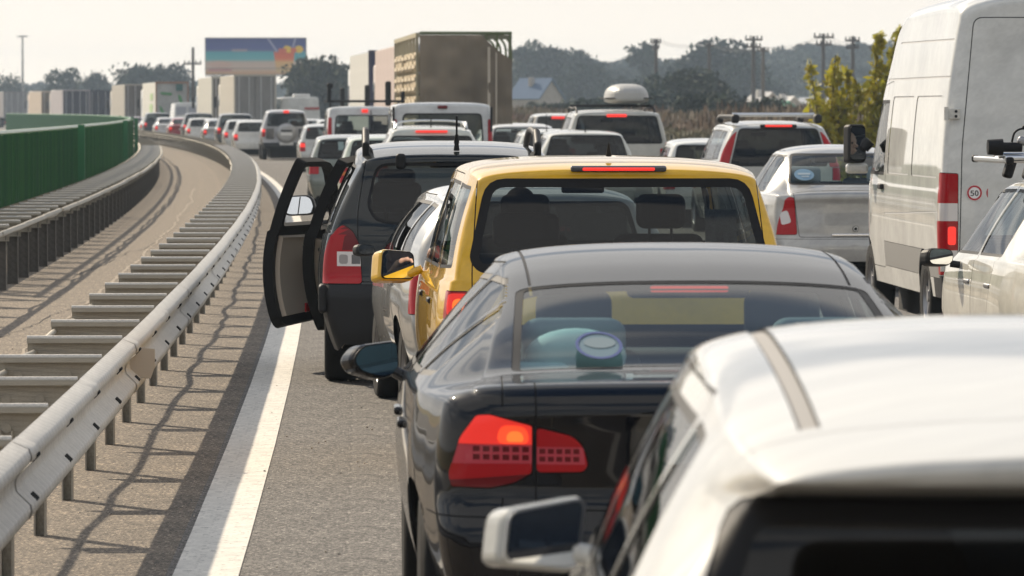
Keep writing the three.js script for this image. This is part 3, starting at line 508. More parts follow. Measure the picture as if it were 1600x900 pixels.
// 1. white hatchback right before the camera
{
  const o = hatch({ L: 4.3, W: 1.80, H: 1.505, r: 0.035, res: 90, ng: 16, nr: 22, cap: 14, beltY: 0.98, rh: 0.665, cowlS: 3.3, roofF: 2.55, paint: WHITE, wheel: 0.32, seatY: 0.36, plan: 0.16, liningOk: (t) => !(t[0][1] > 1.15 && t[0][2] > 1.7),
    top: [[0, 1.372], [0.12, 1.386], [0.42, 1.412], [0.9, 1.455], [1.5, 1.49], [2.0, 1.505], [2.55, 1.475], [3.3, 1.06], [3.5, 1.0], [3.95, 0.88], [4.22, 0.75], [4.3, 0.62]],
    rear: [[0.2, 0.06], [0.38, 0], [0.64, 0], [0.72, 0.06], [0.95, 0.09], [1.04, 0.12], [1.25, 0.25], [1.29, 0.23], [1.31, 0.12], [1.33, 0.03], [1.40, 0.0]],
    rW: [[0, 0.60], [0.35, 0.64], [0.8, 0.665], [2.55, 0.66], [3.3, 0.74], [4.3, 0.55]], dropC: [[0, 0.06], [0.4, 0.07], [0.9, 0.08], [2.55, 0.085], [3.3, 0.06], [4.3, 0.05]], sn: 2.2, fade: 0.7 });
  o.panels = [
    ...stdPanels(o, { s0: 0.62, rearSlant: 0.22, winTop: 1.365, pillarC: 1.12, sideGlass: m.dark, rearGlass: m.dark, rearFrit: 0.05, rearPoly: [[-0.655, 1.30], [0.655, 1.30], [0.765, 1.0], [0.74, 0.95], [-0.74, 0.95], [-0.765, 1.0]], handleMat: WHITE, bumper: 0.62,
      lights: [[0.62, 0.98], [1.1, 0.98], [1.1, 0.74], [0.66, 0.74]] }),
    { name: 'roof_moulding', proj: 'axz', where: 'top', split: true, poly: [[0.512, 4.3 / 2 - 0.46], [0.548, 4.3 / 2 - 0.46], [0.558, 4.3 / 2 - 2.7], [0.522, 4.3 / 2 - 2.7]], gap: 0.003, mat: std([0.30, 0.285, 0.265], 0.6), inset: 0.006, ok: (nx, ny, nz, x, z) => ny > 0.5 },
    { name: 'spoiler', proj: 'xz', where: 'top', paint: true, poly: [[-0.66, 4.3 / 2 + 0.2], [0.66, 4.3 / 2 + 0.2], [0.66, 4.3 / 2 - 0.40], [-0.66, 4.3 / 2 - 0.40]], gap: 0.004, gapMat: std([0.2, 0.2, 0.2], 0.7), seam: 'roof_gap', ok: (nx, ny) => ny > 0.55 },
  ];
  const car = makeCar(o, 'hatchback', 'white hatchback closest to the camera, cut off by the bottom right corner', null, ...place(7.4, 1.935, -0.026, 4.3));
  addMirror(car, -0.945, 1.045, 4.3 / 2 - 2.5, { shape: 'slant', scale: 0.86, mat: paint([0.50, 0.50, 0.48]), rim: m.alu, armMat: WHITE, reach: 0.16 });
}
// 2. black saloon
{
  const L = 4.78, o = sedan({ L, W: 1.94, H: 1.42, res: 96, nl: 14, ng: 10, nr: 20, cap: 14, r: 0.10, kr: 10, beltY: 0.96, paint: BLACKP, rh: 0.62, cowlS: 3.72, roofF: 3.0, wheel: 0.33, seatY: 0.34, plan: 0.22, sn: 2.3, glassS: 0.74, glassTop: 1.72, liningMat: m.trim, bulge: 0.025, ledge: 0.012,
    top: [[0, 1.03], [0.06, 1.052], [0.14, 1.058], [0.6, 1.062], [0.72, 1.072], [1.2, 1.198], [1.72, 1.312], [2.05, 1.372], [2.4, 1.408], [2.75, 1.42], [3.05, 1.395], [3.7, 1.06], [3.88, 1.0], [4.45, 0.87], [4.7, 0.76], [4.78, 0.62]],
    belt: [[0, 0.985], [0.5, 0.985], [1.2, 0.985], [3.7, 0.92], [4.78, 0.62]], wB: [[0, 0.87], [0.35, 0.915], [1.0, 0.955], [2.2, 0.965], [3.7, 0.95], [4.3, 0.88], [4.78, 0.7]],
    rW: [[0, 0.80], [0.5, 0.77], [0.74, 0.745], [1.2, 0.70], [1.72, 0.655], [2.3, 0.635], [3.05, 0.64], [3.7, 0.74], [4.78, 0.55]], dropC: [[0, 0.03], [0.74, 0.035], [1.3, 0.05], [1.8, 0.06], [3.0, 0.075], [3.7, 0.05], [4.78, 0.05]],
    rear: [[0.2, 0.08], [0.36, 0.0], [0.60, 0.0], [0.66, 0.05], [0.72, 0.06], [0.9, 0.06], [1.0, 0.055], [1.06, 0.05]] });
  const sq = []; for (let i = 0; i < 6; i++) for (let j = 0; j < 2; j++) sq.push([0.622 + i * 0.03, 0.815 + j * 0.025]);
  const sq2 = []; for (let i = 0; i < 5; i++) for (let j = 0; j < 2; j++) sq2.push([0.468 + i * 0.026, 0.812 + j * 0.024]);
  const cell = (list, w, h) => list.map(([x, y]) => ({ name: 'lamp_cell', proj: 'axy', poly: [[x, y], [x + w, y], [x + w, y + h], [x, y + h]], mat: m.lensDark, inset: -0.002, label: 'dark square lamp cell' }));
  o.panels = [
    { name: 'rear_window', proj: 'xz', poly: rounded([[-0.655, L / 2 - 0.735], [0.655, L / 2 - 0.735], [0.60, L / 2 - 1.74], [-0.60, L / 2 - 1.74]], 0.06), gap: 0.028, seam: 'window_seal', gapMat: m.black, gapIn: 0.002, mat: m.teal, inset: 0.004, ok: (nx, ny) => ny > 0.3 },
    ...stdPanels(o, { noRear: true, s0: 1.12, rearSlant: 0.42, winTop: 1.315, pillarB: 2.32, pillarC: 1.62, handleOut: 0.02, handleMat: BLACKP, sideGlass: m.tint, lights: 0, fs: 3.6, frontGlass: m.glass }),
    { name: 'tail_light', proj: 'axy', where: 'wrap', split: true, poly: rounded([[0.609, 0.925], [0.74, 0.958], [0.785, 0.955], [0.835, 0.885], [0.868, 0.77], [0.862, 0.725], [0.74, 0.724], [0.665, 0.742], [0.609, 0.775]], 0.012), poly2: [[-1, 0], [0.26, 0], [0.26, 1.0], [-1, 1.0]], gap: 0.004, mat: m.lens, inset: -0.008,
      zones: [...cell(sq, 0.021, 0.017), { name: 'lamp_band', proj: 'axy', poly: [[0.61, 0.806], [0.89, 0.80], [0.87, 0.862], [0.61, 0.862]], mat: m.lensGrid, inset: -0.005 }, { name: 'brake_light', proj: 'axy', poly: rounded([[0.635, 0.872], [0.695, 0.872], [0.685, 0.905], [0.645, 0.905]], 0.02), mat: m.litOrange, inset: -0.004 }, { name: 'brake_light', proj: 'axy', poly: rounded([[0.618, 0.866], [0.725, 0.866], [0.71, 0.925], [0.63, 0.92]], 0.03), mat: m.glow2, inset: -0.004 }, { name: 'brake_light', proj: 'axy', poly: [[0.60, 0.863], [0.87, 0.863], [0.82, 0.97], [0.60, 0.97]], mat: m.glow, inset: -0.005 }, { name: 'lamp_foot', proj: 'axy', poly: [[0.6, 0.70], [0.93, 0.70], [0.90, 0.745], [0.6, 0.775]], mat: m.lensDark, inset: -0.005 }] },
    { name: 'tailgate_light', proj: 'axy', where: 'rear', split: true, poly: rounded([[0.602, 0.922], [0.485, 0.895], [0.452, 0.86], [0.437, 0.80], [0.455, 0.778], [0.602, 0.775]], 0.02), gap: 0.004, mat: m.lens, inset: -0.005, zones: [...cell(sq2, 0.019, 0.016), { name: 'lamp_band', proj: 'axy', poly: [[0.45, 0.804], [0.598, 0.804], [0.598, 0.858], [0.455, 0.858]], mat: m.lensGrid, inset: -0.004 }] },
    { name: 'boot_lid', proj: 'xy', where: 'rear', paint: true, poly: rounded([[-0.604, 1.2], [0.604, 1.2], [0.604, 0.66], [-0.604, 0.66]], 0.02), poly2: [[-1, 0], [0.45, 0], [0.45, 2], [-1, 2]], gap: 0.005 },
    { name: 'boot_top', proj: 'xz', where: 'top', paint: true, poly: rounded([[-0.72, L / 2 + 0.3], [0.72, L / 2 + 0.3], [0.69, L / 2 - 0.70], [-0.69, L / 2 - 0.70]], 0.03), gap: 0.005 },
    { name: 'roof_moulding', proj: 'axz', split: true, poly: [[0.545, L / 2 - 1.76], [0.555, L / 2 - 1.76], [0.555, L / 2 - 3.0], [0.545, L / 2 - 3.0]], mat: m.black, inset: 0.004, ok: (nx, ny) => ny > 0.6 },
    { name: 'bumper', proj: 'xy', paint: true, poly: [[-1.2, 0.1], [1.2, 0.1], [1.2, 0.64], [-1.2, 0.64]], poly2: [[-1, 0], [0.5, 0], [0.42, 2], [-1, 2]], gap: 0.005 },
  ];
  o.shelf = [0.85, 1.5, 0.97]; o.rearSeat = 1.75; o.rearLow = 0.06; o.seatMat = std([0.20, 0.22, 0.22], 0.8); o.frontSeat = 2.7; o.plate = [0.86, 0.06];
  const [p, h] = place(15.1, 1.80, 0.012, L), car = makeCar(o, 'saloon_car', 'glossy black saloon with lit tail lamps and a curved rear window behind the white hatchback', null, p, h);
  addMirror(car, -1.055, 0.985, L / 2 - 2.95, { shape: 'drop', scale: 0.88, mat: BLACKP, glass: m.bluemirror, armMat: BLACKP, reach: 0.15, down: 0.1 });
  const bl = part('high_brake_light', rb(0.27, 0.02, 0.03, 0.008, 0, 1.285, L / 2 - 1.79), m.lit, car);
  part('brake_light_housing', rb(0.42, 0.045, 0.1, 0.02, 0, 1.275, L / 2 - 1.86), m.trim, car);
  const stick = part('sticker', flat(new THREE.CircleGeometry(1, 32)).applyMatrix4(M4(0, 0, 0, 0, 0, 0, new THREE.Vector3(0.077, 0.15, 1))), std([0.09, 0.15, 0.18], 0.4), car); stick.position.set(-0.36, 1.131, L / 2 - 0.93); stick.rotation.x = -Math.PI / 2 + 0.253; stick.userData.label = 'oval sticker with a dark blue ring';
  part('sticker_ring', flat(new THREE.RingGeometry(0.86, 1, 40)).applyMatrix4(M4(0, 0, 0.003, 0, 0, 0, new THREE.Vector3(0.077, 0.15, 1))), std([0.03, 0.05, 0.18], 0.4), stick);
  part('sticker_print', flat(new THREE.CircleGeometry(1, 24)).applyMatrix4(M4(0.004, 0.03, 0.002, 0, 0, 0, new THREE.Vector3(0.052, 0.06, 1))), std([0.13, 0.18, 0.20], 0.5), stick);
  const q = single('cushion', merge(ball(0.17, 0, 0.10, 0, 1.0, 0.56, 0.6), rb(0.2, 0.08, 0.16, 0.035, -0.12, 0.045, 0.05), rb(0.3, 0.03, 0.2, 0.012, 0.02, 0.015, 0)), std([0.60, 0.70, 0.66], 0.8), 'pale turquoise rounded cushion on the shelf behind the black saloon\'s rear window', 'cushion');
  car.updateMatrixWorld(true); q.position.copy(car.localToWorld(new THREE.Vector3(-0.42, 0.98, L / 2 - 1.25))); q.rotation.y = h;
}
// 3. yellow people carrier
let yellowCar;
{
  const L = 4.4, H = 1.655, o = hatch({ L, W: 1.81, H, res: 84, nl: 12, ng: 14, nr: 20, cap: 12, r: 0.03, beltY: 1.03, rh: 0.745, cowlS: 3.55, roofF: 2.85, rearY: 1.60, paint: YELLOW, wheel: 0.32, seatY: 0.52, dashY: 0.92, plan: 0.14, fade: 1.0, sn: 2.6,
    top: [[0, 1.595], [0.12, 1.618], [0.5, 1.64], [1.2, 1.655], [2.0, 1.655], [2.8, 1.60], [3.55, 1.12], [3.8, 1.02], [4.2, 0.88], [4.35, 0.76], [4.4, 0.62]], dropC: [[0, 0.07], [0.4, 0.09], [2.8, 0.09], [3.55, 0.06], [4.4, 0.05]],
    rW: [[0, 0.715], [0.5, 0.74], [2.8, 0.735], [3.55, 0.78], [4.4, 0.6]], rear: [[0.2, 0.06], [0.36, 0], [0.62, 0], [0.68, 0.05], [1.03, 0.075], [1.1, 0.09], [1.5, 0.24], [1.56, 0.25], [1.66, 0.22]] });
  o.panels = [
    ...stdPanels(o, { s0: 0.34, rearSlant: 0.10, winTop: 1.525, pillarB: 2.08, pillarC: 1.06, sideGlass: m.tint, rearGlass: m.tint2, rearFrit: 0.045, rearRound: 0.1, rearPoly: [[-0.67, 1.553], [0.67, 1.553], [0.765, 1.14], [0.715, 1.075], [-0.715, 1.075], [-0.765, 1.14]], handleMat: m.plastic, handleOut: 0.014, bumper: 0.64,
      lights: [[0.755, 0.985], [1.1, 0.985], [1.1, 0.68], [0.775, 0.68]], lights2: [[-1, 0], [0.30, 0], [0.26, 3], [-1, 3]],
      zones: [{ name: 'reversing_light', proj: 'axy', poly: [[0.7, 0.80], [1.1, 0.80], [1.1, 0.84], [0.7, 0.84]], mat: m.lensClear }, { name: 'brake_light', proj: 'axy', poly: rounded([[0.79, 0.875], [0.85, 0.875], [0.845, 0.945], [0.785, 0.945]], 0.03), mat: m.litOrange, ok: (nx, ny, nz) => nz > 0.4 }, { name: 'brake_light', proj: 'axy', poly: rounded([[0.765, 0.85], [0.875, 0.85], [0.87, 0.972], [0.76, 0.972]], 0.03), mat: m.glow, ok: (nx, ny, nz) => nz > 0.3 }],
      tailgate: [[-0.70, 1.75], [0.70, 1.75], [0.752, 1.1], [0.752, 0.66], [-0.752, 0.66], [-0.752, 1.1]] }),
  ];
  o.shelf = [0.5, 1.0, 1.0]; o.rearHeads = [-0.42]; o.rearSeat = 1.45; o.frontSeat = 2.35; o.insideMirror = 1;
  const [p, h] = place(24.75, 1.945, 0.028, L), car = makeCar(o, 'people_carrier', 'yellow people carrier with a wide black rear window behind the black saloon', null, p, h); yellowCar = car;
  part('brake_light_housing', rb(0.49, 0.032, 0.03, 0.012, 0, 1.602, L / 2 - 0.245 + 0.012, 0.2), m.smoke, car); part('high_brake_light', rb(0.37, 0.018, 0.03, 0.008, 0, 1.602, L / 2 - 0.245 + 0.017, 0.2), m.lit, car);
  part('aerial', merge(cyl(0.016, 0.002, 0.075, 8, -0.02, 1.70, L / 2 - 0.62, 0.25)), m.black, car);
  part('wiper', merge(rod([0, 1.10, L / 2 - 0.05], [-0.5, 1.115, L / 2 - 0.07], 0.012), rb(0.12, 0.05, 0.05, 0.02, 0, 1.09, L / 2 - 0.05)), m.black, car);
  part('parking_permit', bx(0.16, 0.2, 0.003, 0.52, 1.3, L / 2 - 0.22, -0.35), std([0.25, 0.25, 0.25], 0.5, { map: smear }), car);
  addMirror(car, -1.03, 1.03, L / 2 - 2.92, { shape: 'boxy', scale: 1.12, mat: YELLOW, rim: m.black, armMat: YELLOW, reach: 0.14, down: 0.02, armR: 0.024, eye: [-0.40, 1.27, L / 2 - 2.42] });
}
// 4. silver hatchback hidden between the yellow car and the open doors
{
  const L = 3.75, o = hatch({ L, W: 1.68, H: 1.445, res: 60, beltY: 0.95, rh: 0.60, paint: paint([0.40, 0.40, 0.40], { metalness: 0.5 }), wheel: 0.29, bow: 0.05 });
  o.panels = stdPanels(o, { s0: 0.5, winTop: 1.33, lights: [[0.62, 0.95], [1, 0.95], [1, 0.66], [0.62, 0.66]], handleMat: m.alloy, handleOut: 0.015 });
  const car = makeCar(o, 'hatchback', 'silver hatchback showing only its left side between the yellow car and the dark off-roader', null, ...place(29.7, 1.76, 0.075, L));
  addMirror(car, -0.93, 1.0, L / 2 - 2.2, { shape: 'oval', scale: 0.62, mat: m.plastic });
}
// 5. dark off-roader with its left doors open
function wallsOf(list, t, mat, name, parent, inner, innerMat, innerName) {  // gives a skin of triangles thickness: rim and inner face
  const cnt = new Map(), k = (v) => v.slice(0, 3).map((x) => Math.round(x * 1e4)).join();
  for (const tr of list) for (let i = 0; i < 3; i++) { const a = tr[i], b = tr[(i + 1) % 3], ka = k(a), kb = k(b); if (ka === kb) continue; const key = ka < kb ? ka + '|' + kb : kb + '|' + ka; if (cnt.has(key)) cnt.set(key, null); else cnt.set(key, [a, b]); }
  const w = [], off = (v, e) => { const l = Math.hypot(v[3], v[4], v[5]); return [v[0] - v[3] / l * e, v[1] - v[4] / l * e, v[2] - v[5] / l * e]; };
  for (const e of cnt.values()) if (e) { const [a, b] = e, a2 = off(a, t), b2 = off(b, t), u = [b[0] - a[0], b[1] - a[1], b[2] - a[2]], q = [a2[0] - a[0], a2[1] - a[1], a2[2] - a[2]]; const n = [u[1] * q[2] - u[2] * q[1], u[2] * q[0] - u[0] * q[2], u[0] * q[1] - u[1] * q[0]]; const V6 = (v) => [...v.slice(0, 3), ...n]; w.push([V6(a), V6(b), V6(b2)], [V6(a), V6(b2), V6(a2)]); }
  part(name, geoOf(w), mat, parent); if (inner !== false) part(innerName, geoOf(list, -t), innerMat, parent);
}
{
  const L = 4.33, W = 1.82, H = 1.68, x0 = -W / 2 + 0.04, DG = paint([0.004, 0.008, 0.010], { clearcoat: 0.9, specularIntensity: 0.05 });
  const o = hatch({ L, W, H, res: 84, nl: 12, ng: 12, nr: 18, cap: 12, r: 0.05, beltY: 1.04, rh: 0.70, cowlS: 3.45, roofF: 2.75, rearY: 1.585, paint: DG, wheel: 0.345, tyreW: 0.235, seatY: 0.55, dashY: 0.95, plan: 0.15, bulge: 0.03, liningMat: m.beige,
    rW: [[0, 0.63], [0.4, 0.66], [2.75, 0.68], [3.45, 0.76], [4.33, 0.6]], wheels: [0.80, 3.43], rear: [[0.2, 0.05], [0.36, -0.03], [0.68, -0.03], [0.705, 0.05], [1.04, 0.07], [1.12, 0.09], [1.5, 0.27], [1.6, 0.27], [1.68, 0.22]] });
  const doorOpen = (pts, win, hs, ang, which) => ({ name: 'door', proj: 'zy', where: 'left', paint: true, noLining: true, poly: rounded(pts, 0.05), gap: 0.004, after: (d, list, car) => {
    const hz = L / 2 - hs, wp = win.map(([s, y, q]) => [L / 2 - s, y, q]), [, rest0] = cut(list, rounded(wp, 0.05), 'zy', WHERE.any), sh = (t) => t.map((v) => [v[0] - x0, v[1], v[2] - hz, v[3], v[4], v[5]]), rest = rest0.map(sh);
    d.geometry = geoOf(rest); d.position.set(x0, 0, hz); d.rotation.y = -ang;
    wallsOf(rest, 0.075, m.rubber, 'door_edge', d, true, m.plastic, 'door_inner_frame');
    const lo = shrink(pts.map(([s, y]) => [L / 2 - s - hz, y]), 0.07), [tp] = cut(rest, lo, 'zy', WHERE.any), [beige] = cut(tp, [[-9, 0], [9, 0], [9, 1.02], [-9, 1.02]], 'zy', WHERE.any), moved = beige.map((t) => t.map((v) => { const l = Math.hypot(v[3], v[4], v[5]); return [v[0] - v[3] / l * 0.075, v[1] - v[4] / l * 0.075, v[2] - v[5] / l * 0.075, v[3], v[4], v[5]]; }));
    wallsOf(moved, 0.035, m.beige, 'trim_edge', d, true, m.beige, 'door_trim');
    const mz = (Math.min(...rest.map((t) => t[0][2])) + Math.max(...rest.map((t) => t[0][2]))) / 2;
    part('arm_rest', rb(0.07, 0.09, 0.5, 0.03, 0.15, 0.82, mz), m.beige, d); part('door_pull', rb(0.02, 0.03, 0.10, 0.01, 0.135, 0.93, mz - 0.2), m.chrome, d); part('door_lamp', rb(0.015, 0.07, 0.09, 0.01, 0.125, 0.45, mz + 0.25), m.lens, d); part('door_handle', rb(0.035, 0.03, 0.2, 0.012, -0.055, 0.93, mz + 0.25), DG, d);
    if (which) {
      const k = part('side_mirror', extr(MIRROR_SHAPES.round.map(([a, b]) => [a * -1.35, b * 1.12]).reverse(), 0.08, 0.03), m.plastic, d); k.position.set(-0.17, 1.185, 0.20); k.rotation.y = ang - 0.10; k.rotation.x = -0.03; k.geometry.translate(0, 0, -0.11);
      part('mirror_glass', flat(new THREE.ShapeGeometry(shapeOf(ccw(MIRROR_SHAPES.round.map(([a, b]) => [a * -1.17, b * 0.95]))))).translate(0, 0, 0.003), m.mirror, k); part('mirror_divider', bx(0.008, 0.13, 0.004, 0.0, 0, 0.004, 0, 0, -0.12), m.black, k);
    }
  } });
  const cl = [[0.4, 1.10], [0.52, 1.53], [1.0, 1.545], [1.0, 1.07]];
  o.panels = [
    doorOpen([[1.98, 0.30, 0.12], [1.98, 1.56], [2.74, 1.555, 0.30], [3.38, 1.06, 0.2], [3.38, 0.34]], [[2.035, 1.075], [2.035, 1.522], [2.70, 1.515, 0.26], [3.27, 1.075]], 3.36, 0.30, 1),
    doorOpen([[1.08, 0.98], [1.08, 1.56], [1.97, 1.575], [1.97, 0.30], [1.42, 0.32]], [[1.125, 1.075], [1.125, 1.53], [1.925, 1.54], [1.925, 1.075]], 1.95, 0.14, 0),
    ...stdPanels(o, { s0: 0.42, rearSlant: 0.12, winTop: 1.53, pillarB: 1.97, pillarC: 1.04, sideGlass: m.dark, rearGlass: m.dark, rearFrit: 0.02, rearRound: 0.09, bumper: 0.70, bumperMat: m.plastic, rearPoly: [[-0.53, 1.535], [0.53, 1.535], [0.60, 1.24], [0.54, 1.13, 0.16], [0.2, 1.085, 0.3], [-0.2, 1.085, 0.3], [-0.54, 1.13, 0.16], [-0.60, 1.24]],
      lights: [[0.625, 0.70], [0.64, 0.97], [0.69, 1.07], [0.77, 1.12], [1.1, 1.12], [1.1, 0.70]], lights2: [[-1, 0], [0.235, 0], [0.235, 0.9], [0.17, 1.12], [-1, 1.12]],
      zones: [{ name: 'lamp_cell', proj: 'axy', poly: [[0.64, 0.84], [0.70, 0.84], [0.70, 0.905], [0.64, 0.905]], mat: m.smoke, inset: -0.003 }, { name: 'lamp_cell', proj: 'axy', poly: rounded([[0.725, 0.84], [0.785, 0.84], [0.785, 0.905], [0.725, 0.905]], 0.02), mat: std([0.3, 0.28, 0.27], 0.3), inset: -0.003 }, { name: 'reversing_light', proj: 'axy', poly: [[0.62, 0.825], [0.80, 0.825], [0.80, 0.925], [0.62, 0.925]], mat: m.lensClear, ok: (nx, ny, nz) => nz > 0.4 }, { name: 'lamp_top', proj: 'axy', poly: [[0.60, 0.935], [1.1, 0.935], [1.1, 1.14], [0.60, 1.14]], mat: m.lensDark, ok: (nx, ny, nz, x) => Math.abs(x) < 0.76 }],
      tailgate: [[-0.60, 1.585], [0.60, 1.585], [0.66, 1.2], [0.66, 0.715], [-0.66, 0.715], [-0.66, 1.2]] }),
    { name: 'sill_cladding', proj: 'zy', where: 'side', split: true, poly: [[0.2, 0.2], [4.1, 0.2], [4.1, 0.44], [0.2, 0.44]], mat: m.plastic, gap: 0.003 },
  ];
  o.rearHeads = [-0.38, 0.38];
  const [p, h] = place(33.8, 1.27, 0.0, L), car = makeCar(o, 'off_roader', 'dark green-black off-roader with two left doors standing open and a black bumper', null, p, h);
  for (const x of [-1, 1]) part('roof_rail', merge(tube([[x * 0.60, 1.60, L / 2 - 0.55], [x * 0.60, 1.70, L / 2 - 0.72], [x * 0.60, 1.745, L / 2 - 1.2], [x * 0.60, 1.745, L / 2 - 2.2], [x * 0.60, 1.66, L / 2 - 2.75]], 0.024, 8, 24), rb(0.05, 0.14, 0.3, 0.025, x * 0.60, 1.66, L / 2 - 0.68, 0.35)), m.plastic, car);
  part('aerial', merge(cyl(0.022, 0.014, 0.06, 10, 0.03, 1.65, L / 2 - 0.42, 0.2), rod([0.03, 1.68, L / 2 - 0.42], [0.03, 1.86, L / 2 - 0.37], 0.008), cyl(0.02, 0.012, 0.06, 8, 0.03, 1.70, L / 2 - 0.415, 0.2)), m.black, car);
  part('wiper', merge(rod([0.25, 1.17, L / 2 - 0.10], [-0.22, 1.19, L / 2 - 0.11], 0.014), rb(0.12, 0.05, 0.05, 0.02, 0.28, 1.165, L / 2 - 0.10)), m.black, car);
  part('washer_cover', rb(0.07, 0.11, 0.06, 0.025, -0.36, 1.545, L / 2 - 0.27), m.black, car);
  part('wheel_cladding', merge(rb(0.06, 0.2, 0.5, 0.03, -0.9, 0.6, L / 2 - 0.35)), m.plastic, car);
}
// 6. white high-roof van
let whiteVan;
{
  const L = 5.9, W = 2.0, H = 2.90, o = hatch({ L, W, H, category: 'van', res: 90, nl: 12, ng: 16, nr: 16, cap: 10, r: 0.07, beltY: 1.25, paint: paint([0.76, 0.76, 0.745]), wheel: 0.345, sill: 0.36, seatY: 0.85, dashY: 1.25, cowlS: 5.15, roofF: 4.5, bow: 0.03, bulge: 0.005, ledge: 0.004, sillIn: 0.03, plan: 0.04, fade: 0.5, sn: 2.4, seats: 1, frontSeat: 3.9, insideMirror: 0,
    top: [[0, 2.82], [0.15, 2.87], [1.0, 2.90], [3.4, 2.88], [4.1, 2.76], [4.6, 2.52], [5.2, 1.46], [5.4, 1.28], [5.75, 1.12], [5.9, 0.85]], belt: [[0, 1.25], [5.1, 1.25], [5.9, 0.8]], wB: [[0, 0.985], [0.3, 0.995], [4.6, 0.99], [5.3, 0.94], [5.9, 0.75]],
    rW: [[0, 0.83], [4.0, 0.82], [4.6, 0.80], [5.2, 0.84], [5.9, 0.7]], dropC: [[0, 0.2], [4.2, 0.22], [4.6, 0.15], [5.2, 0.08], [5.9, 0.06]], rear: [[0.35, 0.02], [0.5, 0], [1.3, 0.0], [2.5, 0.05], [2.78, 0.07]], wheels: [1.05, 4.85] });
  const groove = std([0.46, 0.46, 0.46], 0.6);
  const blind = (pts) => ({ name: 'side_panel', proj: 'zy', where: 'side', split: true, paint: true, poly: rounded(pts, 0.07), gap: 0.013, gapMat: groove, gapIn: 0.006, seam: 'panel_groove', inset: 0.004 });
  o.panels = [
    { name: 'windscreen', proj: 'xy', where: 'front', poly: rounded([[-0.74, 2.4], [0.74, 2.4], [0.84, 1.48], [-0.84, 1.48]], 0.08), gap: 0.03, seam: 'window_seal', gapMat: m.black, mat: m.glass, inset: 0.004, ok: (nx, ny, nz) => nz < -0.2 },
    { name: 'side_window', proj: 'zy', where: 'side', split: true, poly: rounded([[3.78, 1.32], [3.78, 1.99], [4.62, 1.99], [5.02, 1.40], [4.95, 1.32]], 0.05), gap: 0.03, seam: 'window_seal', gapMat: m.black, mat: m.glass, inset: 0.006 },
    blind([[0.30, 1.34], [0.30, 2.02], [1.92, 2.02], [1.92, 1.34]]), blind([[2.10, 1.34], [2.10, 2.02], [3.55, 2.02], [3.55, 1.34]]),
    { name: 'door', proj: 'zy', where: 'side', split: true, paint: true, poly: rounded([[3.66, 0.5], [3.66, 2.16], [4.7, 2.12], [5.12, 1.35], [5.12, 1.0], [4.55, 0.5]], 0.06), gap: 0.007, seam: 'door_gap', after: (d, list) => part('door_handle', rb(0.04, 0.05, 0.2, 0.015, Math.sign(cx3(list[0])) * 1.01, 1.22, L / 2 - 3.82), m.plastic, d) },
    { name: 'roof_joint', proj: 'zy', where: 'side', split: true, poly: [[0.1, 2.165], [0.1, 2.18], [4.3, 2.18], [4.3, 2.165]], mat: groove, inset: 0.004 },
    { name: 'roof_joint', proj: 'zy', where: 'side', split: true, poly: [[0.16, 2.47], [0.16, 2.485], [3.6, 2.50], [3.6, 2.485]], mat: groove, inset: 0.004 },
    { name: 'side_crease', proj: 'zy', where: 'side', split: true, poly: [[0.2, 1.06], [0.2, 1.072], [3.6, 0.99], [3.6, 0.978]], mat: groove, inset: 0.003 },
    { name: 'rubbing_strip', proj: 'zy', where: 'side', split: true, poly: [[0.16, 0.52], [0.16, 0.74], [5.4, 0.74], [5.4, 0.52]], gap: 0.004, mat: std([0.20, 0.195, 0.185], 0.6) },
    { name: 'tail_light', proj: 'axy', where: 'wrap', split: true, poly: rounded([[0.845, 1.385], [1.2, 1.40], [1.2, 0.55], [0.89, 0.55], [0.845, 0.6]], 0.02), poly2: [[-1, 0], [0.16, 0], [0.13, 3], [-1, 3]], gap: 0.005, mat: m.lens, inset: -0.006, zones: [
      { name: 'indicator_light', proj: 'axy', poly: [[0.8, 0.995], [1.2, 0.995], [1.2, 1.14], [0.8, 1.14]], mat: m.lensClear }, { name: 'reversing_light', proj: 'axy', poly: [[0.8, 0.68], [1.2, 0.68], [1.2, 0.755], [0.8, 0.755]], mat: m.lensClear },
      { name: 'brake_light', proj: 'axy', poly: rounded([[0.865, 0.80], [0.93, 0.80], [0.93, 0.95], [0.865, 0.95]], 0.02), mat: m.lit, ok: (nx, ny, nz) => nz > 0.6 }] },
    ...[-1, 1].map((sd) => ({ name: 'rear_door', proj: 'xy', where: 'rear', paint: true, poly: rounded(sd < 0 ? [[-0.84, 0.62], [-0.82, 1.6], [-0.72, 2.66], [-0.004, 2.66], [-0.004, 0.62]] : [[0.84, 0.62], [0.82, 1.6], [0.72, 2.66], [0.004, 2.66], [0.004, 0.62]], 0.08), gap: 0.008, gapIn: 0.006, seam: 'door_gap', after: () => {} })),
    { name: 'bumper', proj: 'xy', poly: [[-1.2, 0.2], [1.2, 0.2], [1.2, 0.545], [-1.2, 0.545]], poly2: [[-1, 0], [0.5, 0], [0.5, 2], [-1, 2]], gap: 0.004, mat: m.plastic },
  ];
  const [p, h] = place(40.0, 6.37, 0.014, L), car = makeCar(o, 'van', 'tall white high-roof van with red corner lamps and round speed stickers', null, p, h); whiteVan = car;
  // stamped outlines and fittings on the left rear door
  const frame = (x0, x1, y0, y1, t) => { const s = new THREE.Shape(rounded([[x0, y0], [x1, y0], [x1, y1], [x0, y1]], 0.12).map((q) => new THREE.Vector2(...q))); s.holes.push(new THREE.Path(rounded([[x0 + t, y0 + t], [x1 - t, y0 + t], [x1 - t, y1 - t], [x0 + t, y1 - t]], 0.11).map((q) => new THREE.Vector2(...q)))); return extr(s, 0.012, 0.004); };
